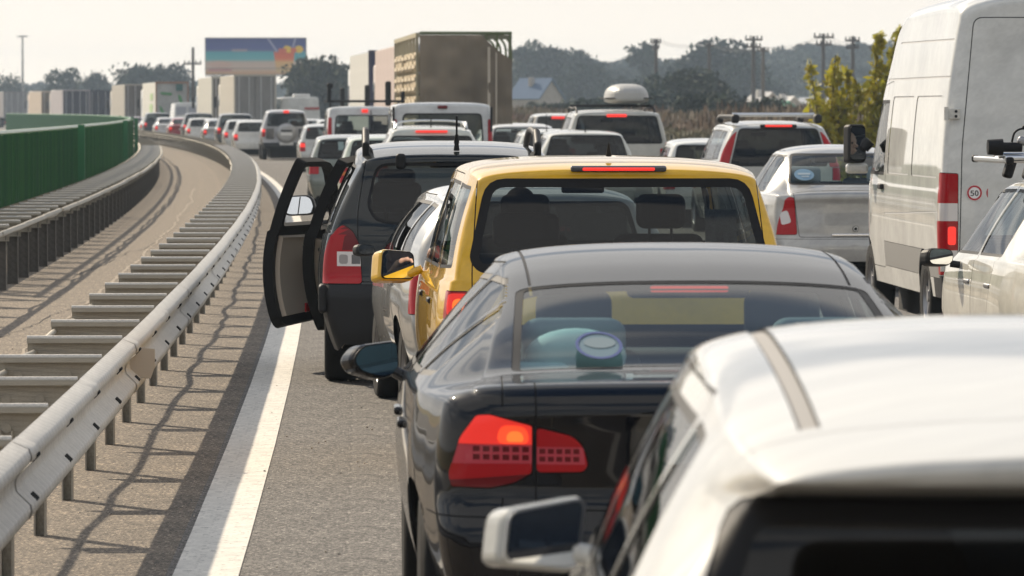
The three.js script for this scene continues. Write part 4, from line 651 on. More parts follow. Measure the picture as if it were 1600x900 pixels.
  for (const sd of [-1, 1]) part('door_pressing', frame(sd < 0 ? -0.73 : 0.09, sd < 0 ? -0.09 : 0.73, 1.36, 2.1, 0.018).applyMatrix4(M4(0, 0, L / 2 - 0.018, -0.03)), paint([0.70, 0.70, 0.69]), car);
  for (const y of [1.87, 0.64]) for (const sd of [-1, 1]) { const hg = part('hinge', merge(rb(0.13, 0.09, 0.03, 0.008, 0, 0, 0), cyl(0.018, 0.018, 0.11, 10, -0.05 * sd * -1, 0, 0.015)), WHITE, car); hg.position.set(sd * (y > 1 ? 0.90 : 0.93), y, L / 2 - (y > 1 ? 0.02 : 0.0)); part('screws', merge(cyl(0.012, 0.012, 0.01, 8, 0.03, 0.02, 0.016, Math.PI / 2), cyl(0.012, 0.012, 0.01, 8, 0.03, -0.02, 0.016, Math.PI / 2)), m.plastic, hg); }
  const c = document.createElement('canvas'); c.width = c.height = 256; const k = c.getContext('2d'); k.fillStyle = '#e9e6e2'; k.fillRect(0, 0, 256, 256); k.strokeStyle = '#b3202c'; k.lineWidth = 30; k.beginPath(); k.arc(128, 128, 108, 0, 7); k.stroke(); k.fillStyle = '#1a1a1c'; k.font = 'bold 128px sans-serif'; k.textAlign = 'center'; k.textBaseline = 'middle'; k.fillText('50', 128, 134);
  const t50 = new THREE.CanvasTexture(c); t50.colorSpace = THREE.SRGBColorSpace;
  const disc = flat(new THREE.CylinderGeometry(0.064, 0.064, 0.002, 40)).applyMatrix4(M4(0, 0, 0, Math.PI / 2)), face = flat(new THREE.CircleGeometry(0.064, 40)).translate(0, 0, 0.0016);
  const s1 = part('speed_sticker', face, std(0xffffff, 0.5, { map: t50 }), car); s1.position.set(-0.715, 1.225, L / 2 - 0.012); s1.userData.label = 'round red-edged sticker with the number 50';
  const s2 = part('speed_sticker', merge(flat(new THREE.CircleGeometry(0.05, 36)).translate(0, 0, 0.0012)), std([0.72, 0.7, 0.68], 0.5), car); s2.position.set(-0.555, 1.225, L / 2 - 0.012); part('sticker_ring', flat(new THREE.RingGeometry(0.047, 0.064, 40)).translate(0, 0, 0.003), std([0.42, 0.02, 0.03], 0.5), s2);
  addMirror(car, -1.13, 1.60, L / 2 - 4.55, { shape: 'tall', scale: 0.92, mat: m.plastic, reach: 0.12, down: -0.02, armR: 0.05, eye: [-0.42, 1.72, L / 2 - 4.1] });
  part('mirror_lower', rb(0.2, 0.09, 0.12, 0.03, -1.13, 1.37, L / 2 - 4.6), WHITE, car);
}
// 7. white saloon with a roof carrier at the right edge
const LOGAN = (p, q = {}) => { const o = sedan({ L: 4.25, W: 1.74, H: 1.53, beltY: 0.99, deckY: 1.07, glassS: 0.58, glassTop: 1.22, rh: 0.60, cowlS: 3.28, roofF: 2.72, paint: p, wheel: 0.30, r: 0.085, kr: 9, res: 72, ng: 10, nr: 16, cap: 12, seatY: 0.46, plan: 0.16, sn: 2.1, dropC: [[0, 0.05], [0.58, 0.07], [1.22, 0.11], [2.7, 0.11], [3.28, 0.06], [4.25, 0.05]], ...q, rear: [[0.2, 0.07], [0.36, 0.0], [0.54, 0.0], [0.585, 0.045], [0.62, 0.03], [0.9, 0.05], [1.02, 0.03], [1.1, 0.02]] });
  o.panels = [
    { name: 'rear_window', proj: 'xy', where: 'rear', poly: rounded([[-0.54, 1.44], [0.54, 1.44], [0.63, 1.112], [-0.63, 1.112]], 0.06), gap: 0.02, seam: 'window_seal', gapMat: m.black, mat: q.rearGlass ?? m.glass, inset: 0.004, ok: (nx, ny, nz, x, z) => nz > 0.12 && z < 4.25 / 2 - 0.4 },
    ...stdPanels(o, { noRear: true, s0: 1.12, rearSlant: 0.24, winTop: 1.42, pillarB: 1.98, pillarC: 1.2, sideGlass: m.tint, twoWin: true, handleOut: 0.012, handleMat: m.alloy, bumper: 0.56,
      lights: [[0.63, 0.99], [0.68, 1.0], [1.0, 1.0], [1.0, 0.60], [0.60, 0.60]], lights2: [[-1, 0], [0.26, 0], [0.16, 0.8], [0.12, 1.1], [-1, 1.1]], zones: [{ name: 'reversing_light', proj: 'axy', poly: rounded([[0.66, 0.73], [0.76, 0.70], [0.78, 0.83], [0.70, 0.86]], 0.03), mat: m.lensClear }] }),
    { name: 'boot_lid', proj: 'xy', where: 'rear', paint: true, poly: rounded([[-0.66, 1.2], [0.66, 1.2], [0.585, 0.575], [-0.585, 0.575]], 0.03), poly2: [[-1, 0], [0.3, 0], [0.3, 2], [-1, 2]], gap: 0.006 },
  ];
  o.shelf = [0.65, 1.1, 1.02]; o.seatMat = std([0.22, 0.24, 0.25], 0.9); return o; };
const loganWhite = (() => {
  const L = 4.25, [p, h] = place(27.7, 5.26, 0.028, L), car = makeCar(LOGAN(paint([0.76, 0.745, 0.69])), 'saloon_car', 'cream white saloon carrying a roof bar, half hidden at the right edge beside the van', null, p, h);
  addMirror(car, -0.985, 1.0, L / 2 - 2.55, { shape: 'oval', scale: 0.92, mat: m.plastic, armMat: m.plastic, reach: 0.16 });
  part('roof_bar', merge([1.75, 2.5].flatMap((s) => [rod([-0.6, 1.62, L / 2 - s], [0.6, 1.62, L / 2 - s], 0.02, 8), rb(0.06, 0.14, 0.1, 0.02, -0.57, 1.55, L / 2 - s, 0, 0, -0.3), rb(0.06, 0.14, 0.1, 0.02, 0.57, 1.55, L / 2 - s, 0, 0, 0.3)])), m.black, car);
  // cycle carrier clamped on the bars
  const c = thing('cycle_carrier', 'aluminium cycle carrier with black clamps on the cream saloon\'s roof bars', 'cycle carrier'); car.updateMatrixWorld(true); c.position.copy(car.localToWorld(new THREE.Vector3(-0.45, 1.58, L / 2 - 2.1))); c.rotation.y = h;
  for (const x of [-0.30, -0.17]) { const r = part('tray', rb(0.035, 0.035, 1.3, 0.012, x, 0.02, 0.05), m.alu, c); part('end_cap', merge(rb(0.045, 0.045, 0.05, 0.015, x, 0.02, 0.72), rb(0.045, 0.045, 0.05, 0.015, x, 0.02, -0.62)), m.black, r); }
  part('cross_tube', merge(rod([-0.34, 0.05, 0.55], [0.36, 0.055, 0.5], 0.018, 8), rod([-0.32, 0.035, 0.66], [0.36, 0.04, 0.62], 0.018, 8)), m.alu, c);
  part('clamp_knob', merge(cyl(0.05, 0.045, 0.09, 12, -0.37, 0.10, 0.6, 0, 0, Math.PI / 2), cyl(0.03, 0.03, 0.12, 10, -0.27, 0.10, 0.6, 0, 0, Math.PI / 2)), m.black, c);
  part('clamp', merge(rb(0.16, 0.05, 0.06, 0.02, -0.16, 0.12, 0.6, 0, 0, -0.35), rb(0.09, 0.05, 0.06, 0.02, -0.05, 0.11, 0.6), rb(0.12, 0.05, 0.07, 0.02, 0.1, 0.09, 0.58)), m.alloy, c);
  part('strap', merge(tube([[-0.27, 0.13, 0.6], [-0.25, 0.19, 0.6], [-0.20, 0.21, 0.6], [-0.13, 0.18, 0.6]], 0.007, 6, 14), rb(0.09, 0.02, 0.03, 0.008, -0.165, 0.205, 0.6, 0, 0, -0.4), tube([[-0.04, 0.13, 0.6], [-0.03, 0.2, 0.6], [0.02, 0.24, 0.6]], 0.007, 6, 10)), m.black, c);
  return car;
})();
// 8. silver saloon seen from behind
{
  const L = 4.25, car = makeCar(LOGAN(paint([0.45, 0.44, 0.43], { metalness: 0.45 })), 'saloon_car', 'silver saloon with a blue oval sticker in its rear window, left of the tall van', null, ...place(51, 5.86, 0.02, L));
  part('boot_strip', rb(0.5, 0.03, 0.02, 0.01, 0, 0.6, L / 2 - 0.03), m.chrome, car); part('boot_lock', merge(cyl(0.032, 0.032, 0.02, 16, 0, 0.665, L / 2 - 0.03, Math.PI / 2)), m.black, car); part('lock_face', flat(new THREE.RingGeometry(0.018, 0.026, 20)).translate(0, 0.665, L / 2 - 0.018), m.alu, car);
  const s = part('sticker', flat(new THREE.CircleGeometry(1, 28)).applyMatrix4(M4(0, 0, 0, 0, 0, 0, new THREE.Vector3(0.105, 0.11, 1))), std([0.16, 0.27, 0.36], 0.5), car); s.position.set(-0.45, 1.22, L / 2 - 0.78); s.rotation.x = -1.0; s.userData.label = 'oval blue sticker in the rear window';
  part('sticker_print', merge(bx(0.13, 0.035, 0.002, 0, 0.01, 0.003), bx(0.08, 0.02, 0.002, 0.01, -0.04, 0.003)), std([0.36, 0.43, 0.46], 0.5), s);
}
// ---------------------------------------------------------------- the queue behind them
const LOW = { res: 34, nl: 7, ng: 7, nr: 10, cap: 6, kr: 4 };
function quick(kind, L, W, H, p, q = {}) {
  const base = { L, W, H, paint: p, ...LOW, wheel: q.wheel ?? (H > 1.65 ? 0.35 : 0.30), seatY: H * 0.3, ...q.o };
  const o = kind === 'sedan' ? sedan({ deckY: H * 0.7, beltY: H * 0.655, rh: W * 0.355, ...base }) : hatch(base);
  const b = o.beltY ?? H * 0.635;
  o.panels = stdPanels(o, { winTop: H - 0.14, sideGlass: m.tint, rearGlass: m.tint, bumper: 0.5, ...q.p,
    ...(kind === 'sedan' ? { twoWin: true, s0: 0.95, rearSlant: 0.35, rearPoly: [[-W * 0.29, H - 0.1], [W * 0.29, H - 0.1], [W * 0.355, H * 0.7 + 0.05], [-W * 0.355, H * 0.7 + 0.05]] } : {}) });
  o.plate = q.plate ?? [kind === 'sedan' ? 0.78 : 0.5, 0.02];
  return o;
}
const litPair = (W, b) => [{ name: 'brake_light', proj: 'axy', poly: [[W / 2 - 0.25, b - 0.16], [W / 2 + 0.1, b - 0.16], [W / 2 + 0.1, b - 0.04], [W / 2 - 0.25, b - 0.04]], mat: m.lit }];
const putCar = (o, name, label, d, off, extra = 0, group) => makeCar(o, name, label, group, ...place(d, off, extra, o.L));
const RED = paint([0.30, 0.02, 0.02]), GREY = paint([0.10, 0.105, 0.11], { metalness: 0.4 }), PALE = paint([0.60, 0.66, 0.56]), NAVY = paint([0.015, 0.02, 0.05]), BEIGE = paint([0.42, 0.40, 0.36], { metalness: 0.4 });
const rails = (car, o, x, y, s0, s1, mat = m.alu, r = 0.02) => { for (const k of [-1, 1]) part('roof_rail', merge(tube([[k * x, y - 0.06, o.L / 2 - s0], [k * x, y + 0.02, o.L / 2 - s0 - 0.12], [k * x, y + 0.03, o.L / 2 - (s0 + s1) / 2], [k * x, y + 0.02, o.L / 2 - s1 + 0.12], [k * x, y - 0.06, o.L / 2 - s1]], r, 6, 16)), mat, car); };
const aerial = (car, o, x, s, y, h, tilt = -0.2) => part('aerial', merge(rod([x, y, o.L / 2 - s], [x, y + h, o.L / 2 - s - h * tilt], 0.009, 5), cyl(0.02, 0.012, 0.04, 6, x, y, o.L / 2 - s)), m.black, car);

{ // white crossover right ahead of the off-roader
  const o = quick('hatch', 4.3, 1.80, 1.66, paint([0.62, 0.63, 0.58]), { o: { res: 50, nr: 14, ng: 10, beltY: 1.06, rh: 0.64, rearY: 1.60 }, p: { rearGlass: m.dark, rearPoly: [[-0.62, 1.50], [0.62, 1.50], [0.70, 1.2], [-0.70, 1.2]], lights: [[0.7, 1.1], [1.1, 1.1], [1.1, 0.85], [0.66, 0.85]] } });
  const car = putCar(o, 'crossover', 'pale silver crossover with arched roof rails and red brake strip ahead of the dark off-roader', 77, 2.14);
  part('high_brake_light', rb(0.50, 0.035, 0.04, 0.01, 0, 1.565, o.L / 2 - 0.24), m.lit, car); part('roof_rail', tube([[-0.55, 1.62, 1.55], [-0.5, 1.70, 1.4], [0, 1.735, 1.2], [0.5, 1.70, 1.4], [0.55, 1.62, 1.55]], 0.016, 6, 24), m.alu, car); rails(car, o, 0.56, 1.66, 0.6, 2.7); aerial(car, o, 0, 0.55, 1.62, 0.17);
}
putCar(quick('hatch', 3.9, 1.65, 1.44, paint([0.20, 0.22, 0.20], { metalness: 0.4 }), { p: { rearGlass: m.teal, lights: [[0.62, 0.98], [1, 0.98], [1, 0.7], [0.62, 0.7]] } }), 'hatchback', 'grey hatchback whose rear corner shows through the off-roader\'s open door window', 92, 1.15);
putCar(quick('hatch', 3.95, 1.68, 1.48, PALE, { p: { rearGlass: m.teal, zones: [{ name: 'indicator_light', proj: 'axy', poly: [[0.6, 0.78], [1, 0.78], [1, 0.84], [0.6, 0.84]], mat: m.amber }] } }), 'hatchback', 'pale green hatchback between the grey hatchback and the silver crossover', 84.5, 1.62);
{ // two white delivery vans with glazed rear doors
  const spec = (H, W) => { const o = quick('hatch', 4.8, W, H, paint([0.70, 0.71, 0.73]), { wheel: 0.33, o: { res: 44, category: 'van', beltY: 1.12, rh: W * 0.455, rearY: H - 0.03, lean: 0.06, cowlS: 4.0, roofF: 3.3, seatY: 0.7, noseY: 0.9, rear: [[0.2, 0.05], [0.4, 0], [1.1, 0.02], [H, 0.07]] }, plate: [0.85, 0.0],
    p: { lights: [[W / 2 - 0.16, 1.72], [W / 2 + 0.1, 1.72], [W / 2 + 0.1, 1.05], [W / 2 - 0.16, 1.05]], rearRound: 0.1, winTop: H - 0.22, rearPoly: [[-W * 0.37, H - 0.22], [W * 0.37, H - 0.22], [W * 0.39, 1.24], [-W * 0.39, 1.24]] } }); return o; };
  const a = putCar(spec(2.06, 2.12), 'van', 'white van with a large dark rear window to the right of the silver crossover', 97.5, 3.05); part('high_brake_light', rb(0.2, 0.07, 0.04, 0.02, 0, 1.96, 2.4 - 0.04), m.lensDark, a);
  part('black_pillar', merge([-1, 1].map((k) => rb(0.05, 0.5, 0.04, 0.02, k * 0.97, 1.72, 2.4 - 0.05))), m.black, a);  // black upright strips on the rear pillars
  const o2 = spec(2.0, 1.95), b = putCar(o2, 'van', 'white van with a dark roof rack and a lit brake lamp above its rear doors', 122, 2.2);
  part('high_brake_light', rb(0.16, 0.09, 0.04, 0.02, 0, 1.88, 2.4 - 0.03), m.lit, b); part('door_joint', bx(0.02, 1.2, 0.02, 0.15, 1.3, 2.4 - 0.01), m.gap, b);
  const rk = thing('roof_rack', 'dark roof rack with an upright post on the rear white van', 'roof rack'); b.updateMatrixWorld(true); rk.position.copy(b.localToWorld(new THREE.Vector3(0, 2.0, 0))); rk.rotation.y = b.rotation.y;
  part('rack_frame', merge(rod([-0.95, 0.12, 2.2], [1.0, 0.12, 2.2], 0.035), rod([-0.95, 0.12, 0.4], [1.0, 0.12, 0.4], 0.03), rod([-0.9, 0.12, 2.25], [-0.9, 0.12, -1.0], 0.03), rod([0.9, 0.12, 2.25], [0.9, 0.12, -1.0], 0.03), bx(0.05, 0.14, 0.05, -0.85, 0.04, 2.0), bx(0.05, 0.14, 0.05, 0.85, 0.04, 2.0)), m.plastic, rk);
  part('upright', merge(rb(0.1, 0.34, 0.12, 0.03, -0.88, 0.28, 2.2), rb(0.16, 0.14, 0.14, 0.05, -0.86, 0.5, 2.15), rb(0.1, 0.3, 0.1, 0.03, 0.95, 0.22, 2.1)), m.black, rk);
}
// second and third lane ----------------------------------------------------
{ // estate-like off-roader with tall red lamps
  const L = 4.8, W = 1.9, H = 1.74, o = quick('hatch', L, W, H, paint([0.50, 0.50, 0.48], { metalness: 0.3 }), { o: { res: 50, nr: 14, ng: 12, beltY: 1.10, rh: 0.72, rearY: 1.66, lean: 0.24 }, p: { rearGlass: m.dark, rearFrit: 0.02, rearPoly: [[-0.59, 1.63], [0.59, 1.63], [0.74, 1.06], [-0.74, 1.06]], lights: 0 } });
  o.panels.push({ name: 'tail_light', proj: 'axy', where: 'wrap', split: true, poly: [[0.60, 1.66], [0.90, 1.66], [1.1, 1.2], [1.1, 1.05], [0.76, 1.05]], poly2: [[-1, 0], [0.14, 0], [0.22, 1.1], [0.46, 1.7], [-1, 1.7]], gap: 0.004, mat: m.lens, inset: -0.006 }, { name: 'tail_light', proj: 'axy', where: 'wrap', split: true, poly: [[0.80, 1.044], [1.1, 1.044], [1.1, 0.85], [0.80, 0.85]], poly2: [[-1, 0], [0.14, 0], [0.22, 1.1], [-1, 1.1]], gap: 0.004, mat: m.lens, inset: -0.006 });
  const car = putCar(o, 'estate_car', 'silver off-road estate with tall red lamps and grey roof rails left of the tall van', 73, 7.2, 0.01);
  for (const k of [-1, 1]) part('roof_rail', merge(rod([k * 0.62, 1.80, L / 2 - 0.6], [k * 0.62, 1.80, L / 2 - 2.8], 0.035, 8), rb(0.12, 0.14, 0.26, 0.05, k * 0.62, 1.77, L / 2 - 0.55), rb(0.1, 0.12, 0.2, 0.05, k * 0.62, 1.76, L / 2 - 2.8)), m.plastic, car);
  part('cross_bar', merge(rod([-0.62, 1.83, L / 2 - 0.95], [0.62, 1.83, L / 2 - 0.95], 0.03, 8)), m.alu, car); part('high_brake_light', rb(0.40, 0.03, 0.04, 0.01, 0, 1.665, L / 2 - 0.2), m.lit, car);
  part('brake_light_housing', rb(0.55, 0.05, 0.2, 0.02, 0, 1.66, L / 2 - 0.32), m.black, car);
}
putCar(quick('hatch', 3.5, 1.6, 1.44, paint([0.72, 0.72, 0.70]), { p: { rearGlass: m.tint } }), 'hatchback', 'small white hatchback peeping out left of the silver off-road estate', 79.2, 6.75);
{ const o = quick('hatch', 4.1, 1.78, 1.56, paint([0.55, 0.55, 0.50]), { o: { res: 44, rh: 0.66 }, p: { rearGlass: m.dark, rearPoly: [[-0.6, 1.47], [0.6, 1.47], [0.72, 1.08], [-0.72, 1.08]] } }); const c = putCar(o, 'hatchback', 'cream hatchback with a dark rear window in front of the car with the roof box', 84.5, 5.05); aerial(c, o, 0, 0.5, 1.53, 0.10); }
{ // big off-roader with a roof box
  const o = quick('hatch', 4.7, 1.97, 1.91, paint([0.50, 0.49, 0.45], { metalness: 0.2 }), { o: { res: 50, nr: 14, beltY: 1.22, rh: 0.80, rearY: 1.86, lean: 0.14 }, p: { rearGlass: m.dark, rearPoly: [[-0.72, 1.80], [0.72, 1.80], [0.84, 1.28], [-0.84, 1.28]], lights: [[0.78, 1.2], [1.2, 1.2], [1.2, 0.9], [0.78, 0.9]] } });
  const c = putCar(o, 'off_roader', 'large beige off-roader carrying a grey roof box', 90, 5.98); part('high_brake_light', rb(0.37, 0.055, 0.04, 0.015, -0.02, 1.80, o.L / 2 - 0.10), m.lit, c); rails(c, o, 0.72, 1.90, 0.6, 3.0, m.plastic); part('cross_bar', merge(rod([-0.72, 1.98, 1.1], [0.72, 1.98, 1.1], 0.025), rod([-0.72, 1.98, -0.2], [0.72, 1.98, -0.2], 0.025)), m.plastic, c);
  addMirror(c, -1.12, 1.28, o.L / 2 - 3.1, { shape: 'boxy', scale: 1.25, mat: m.plastic });
  const pts = []; for (let i = 0; i <= 14; i++) { const u = i / 14, a = Math.sin(Math.min(1, u * 1.25 + 0.12) * Math.PI / 2); pts.push([u, a]); }
  const b = single('roof_box', (() => { const g = flat(new THREE.SphereGeometry(1, 28, 18)), p = g.attributes.position; for (let i = 0; i < p.count; i++) { let [x, y, z] = [p.getX(i), p.getY(i), p.getZ(i)]; const f = (v, e) => Math.sign(v) * Math.abs(v) ** e; x = f(x, 0.72) * 0.40; z = f(z, 0.55) * 0.95; y = y > 0 ? f(y, 0.62) * 0.27 : f(y, 0.5) * 0.1; p.setXYZ(i, x * (y > 0 ? 1 - 0.35 * y : 1), y, z); } const n = g.clone(); n.deleteAttribute('normal'); n.computeVertexNormals(); return n; })(), std([0.36, 0.355, 0.335], 0.4), 'grey rounded roof box strapped on top of the beige off-roader', 'roof box');
  c.updateMatrixWorld(true); b.position.copy(c.localToWorld(new THREE.Vector3(0.28, 2.12, 0.55))); b.rotation.y = c.rotation.y;
  part('box_lid_joint', bx(0.86, 0.02, 1.7, 0, 0.0, 0), m.plastic, b); part('box_lock', bx(0.12, 0.035, 0.02, 0.05, 0.12, 0.9), m.plastic, b);
}
{ const o = quick('sedan', 4.4, 1.74, 1.43, paint([0.50, 0.52, 0.52], { metalness: 0.3 }), { p: { rearGlass: m.teal, lights: [[0.6, 0.98], [1, 0.98], [1, 0.78], [0.6, 0.78]] } }); putCar(o, 'saloon_car', 'silver saloon with a blue-tinted rear window beside the big off-roader\'s mirror', 96.5, 5.72); }
{ const o = quick('hatch', 4.2, 1.74, 1.50, paint([0.58, 0.60, 0.56])), c = putCar(o, 'hatchback', 'pale hatchback with a tall thin aerial, just ahead of the blue-windowed saloon', 103, 5.66); aerial(c, o, -0.18, 0.4, 1.46, 0.35, 0.1); }
putCar(quick('hatch', 4.2, 1.78, 1.60, paint([0.74, 0.72, 0.70])), 'hatchback', 'white hatchback partly behind the white van with the large rear window', 112, 5.5);
putCar(quick('sedan', 4.4, 1.76, 1.46, paint([0.66, 0.62, 0.60])), 'saloon_car', 'pale saloon at the rear of the tarpaulin truck', 121, 5.7);
{ const o = quick('hatch', 4.5, 1.85, 1.80, paint([0.74, 0.74, 0.72]), { o: { beltY: 1.14, rh: 0.74 }, p: { rearGlass: m.dark, brake: null } }), c = putCar(o, 'off_roader', 'white off-roader with a lit red brake strip far ahead in the right lane', 157, 9.75); part('high_brake_light', rb(0.46, 0.08, 0.05, 0.02, 0, 1.66, o.L / 2 - 0.22), m.lit, c); }
{ // silver off-roader with spare wheel
  const L = 4.5, o = quick('hatch', L, 1.88, 1.92, paint([0.44, 0.44, 0.46], { metalness: 0.3 }), { wheel: 0.39, o: { sill: 0.42, res: 44, beltY: 1.2, rh: 0.72, rearY: 1.85, lean: 0.12 }, p: { rearGlass: m.dark, bumper: 0.66, bumperMat: m.plastic, rearPoly: [[-0.68, 1.78], [0.68, 1.78], [0.74, 1.28], [-0.74, 1.28]], lights: [[0.80, 1.18], [1.2, 1.18], [1.2, 0.88], [0.80, 0.88]], zones: litPair(1.88, 1.22) }, plate: [0.62, -0.02] });
  const c = putCar(o, 'off_roader', 'silver off-roader with a covered spare wheel on its tailgate, where the rail curves away', 188, 2.05);
  part('high_brake_light', rb(0.22, 0.1, 0.05, 0.02, 0.0, 1.84, L / 2 - 0.08), m.lit, c);
  const sp = part('spare_wheel_cover', flat(new THREE.LatheGeometry([[0.001, 0.2], [0.22, 0.2], [0.31, 0.18], [0.375, 0.13], [0.385, 0.0]].map((p) => new THREE.Vector2(...p)), 30)).applyMatrix4(M4(0, 1.02, L / 2 - 0.06, Math.PI / 2)), paint([0.50, 0.50, 0.51], { metalness: 0.3 }), c);
  part('cover_band', merge(bx(0.42, 0.07, 0.02, 0, 1.11, L / 2 + 0.14)), m.plastic, sp); part('number_plate', bx(0.44, 0.12, 0.02, 0, 0.99, L / 2 + 0.145), m.plate, sp); for (const x of [-0.62, 0.62]) part('tailgate_panel', rb(0.3, 0.4, 0.03, 0.03, x, 1.0, L / 2 - 0.02), m.smoke, c);
}
// the queue in the left lane round the bend
const kinds = {
  dark: quick('hatch', 4.4, 1.84, 1.75, BLACKP, { o: { beltY: 1.08 }, p: { rearGlass: m.dark, zones: litPair(1.84, 1.1) } }), hatch: quick('hatch', 4.0, 1.72, 1.48, WHITE, { p: { zones: litPair(1.72, 0.93) } }), sedan: quick('sedan', 4.4, 1.76, 1.45, SILVER, { p: { rearGlass: m.glass, zones: litPair(1.76, 0.92) } }),
};
const protos = {};
function queueCar(kind, col, label, d, off, group, name) {
  const o = kinds[kind]; let c;
  if (!protos[kind]) { o.paint = col; c = protos[kind] = putCar(o, name, label, d, off, 0, group); protos[kind].userData.col = col; return c; }
  c = protos[kind].clone(); c.name = numbered(name); delete c.userData.col; const old = protos[kind].userData.col; tag(c, label, 'car', group); if (!group) delete c.userData.group;
  const [p, h] = place(d, off, 0, o.L); c.position.copy(p); c.rotation.y = h; c.traverse((q) => { if (q.material === old) q.material = col; }); scene.add(c); return c;
}
queueCar('hatch', WHITE, 'white hatchback with lit lamps just left of the spare-wheel off-roader', 203, 1.35, null, 'hatchback');
queueCar('hatch', paint([0.66, 0.64, 0.60]), 'cream hatchback with an orange-red lamp, second left of the spare-wheel off-roader', 212, 1.7, null, 'hatchback');
queueCar('hatch', paint([0.60, 0.60, 0.58]), 'pale grey hatchback in the bend, third left of the spare-wheel off-roader', 222, 1.6, null, 'hatchback');
queueCar('dark', paint([0.06, 0.065, 0.06]), 'charcoal estate with a bright red lamp among pale cars in the bend', 233, 1.75, null, 'estate_car');
queueCar('sedan', SILVER, 'silver saloon with a wide pale rear window in the bend below the white truck', 247, 1.6, null, 'saloon_car');
queueCar('hatch', paint([0.74, 0.74, 0.72]), 'white hatchback showing its front wheel beside the silver saloon in the bend', 257, 2.0, null, 'hatchback');
queueCar('dark', BLACKP, 'tall black car right of the small red car in the far bend', 277, 1.9, null, 'estate_car');
queueCar('sedan', RED, 'small red saloon far round the bend below the leaf-printed truck', 291, 1.7, null, 'saloon_car');
queueCar('sedan', paint([0.62, 0.62, 0.64]), 'pale blue-grey saloon with one red lamp, left of the small red saloon', 306, 1.6, null, 'saloon_car');
queueCar('dark', paint([0.012, 0.016, 0.018]), 'black off-roader with a glowing lamp, near the end of the green fence', 322, 1.8, null, 'estate_car');
queueCar('sedan', paint([0.12, 0.015, 0.02]), 'dark red saloon at the far end of the queue, touching the green fence', 345, 1.7, null, 'saloon_car');
queueCar('hatch', paint([0.62, 0.63, 0.62]), 'white hatchback beside the roof-rack van, behind the spare-wheel off-roader', 150, 2.1, null, 'hatchback');
queueCar('sedan', paint([0.50, 0.51, 0.52], { metalness: 0.3 }), 'grey-silver saloon wedged right behind the charcoal estate in the bend', 240, 2.1, null, 'saloon_car');
queueCar('hatch', paint([0.68, 0.66, 0.62]), 'pale hatchback just ahead of the white hatchback with the visible front wheel', 265, 1.5, null, 'hatchback');
queueCar('sedan', paint([0.05, 0.055, 0.07]), 'dark blue saloon between the tall black car and the small red car', 284, 2.2, null, 'saloon_car');
queueCar('hatch', paint([0.70, 0.70, 0.69]), 'white hatchback squeezed between the small red car and the pale blue-grey saloon', 298.5, 2.2, null, 'hatchback');
queueCar('sedan', paint([0.60, 0.60, 0.60]), 'light grey saloon just left of the black off-roader with the glowing lamp', 333, 2.1, null, 'saloon_car');
queueCar('dark', paint([0.02, 0.022, 0.03]), 'dark estate in the second lane over the silver saloon in the bend', 262, 5.7, null, 'estate_car');
queueCar('hatch', paint([0.66, 0.64, 0.62]), 'cream hatchback in the second lane right of the dark estate', 235, 5.5, null, 'hatchback');
queueCar('dark', paint([0.30, 0.30, 0.30], { metalness: 0.3 }), 'grey estate in the second lane ahead of the pale saloon', 205, 5.6, null, 'estate_car');
queueCar('hatch', paint([0.70, 0.70, 0.68]), 'white hatchback in the second lane, seen over the spare-wheel off-roader\'s left shoulder', 222, 5.7, null, 'hatchback');
queueCar('sedan', paint([0.70, 0.70, 0.70]), 'white saloon in the second lane under the plain grey truck', 245, 5.6, null, 'saloon_car');

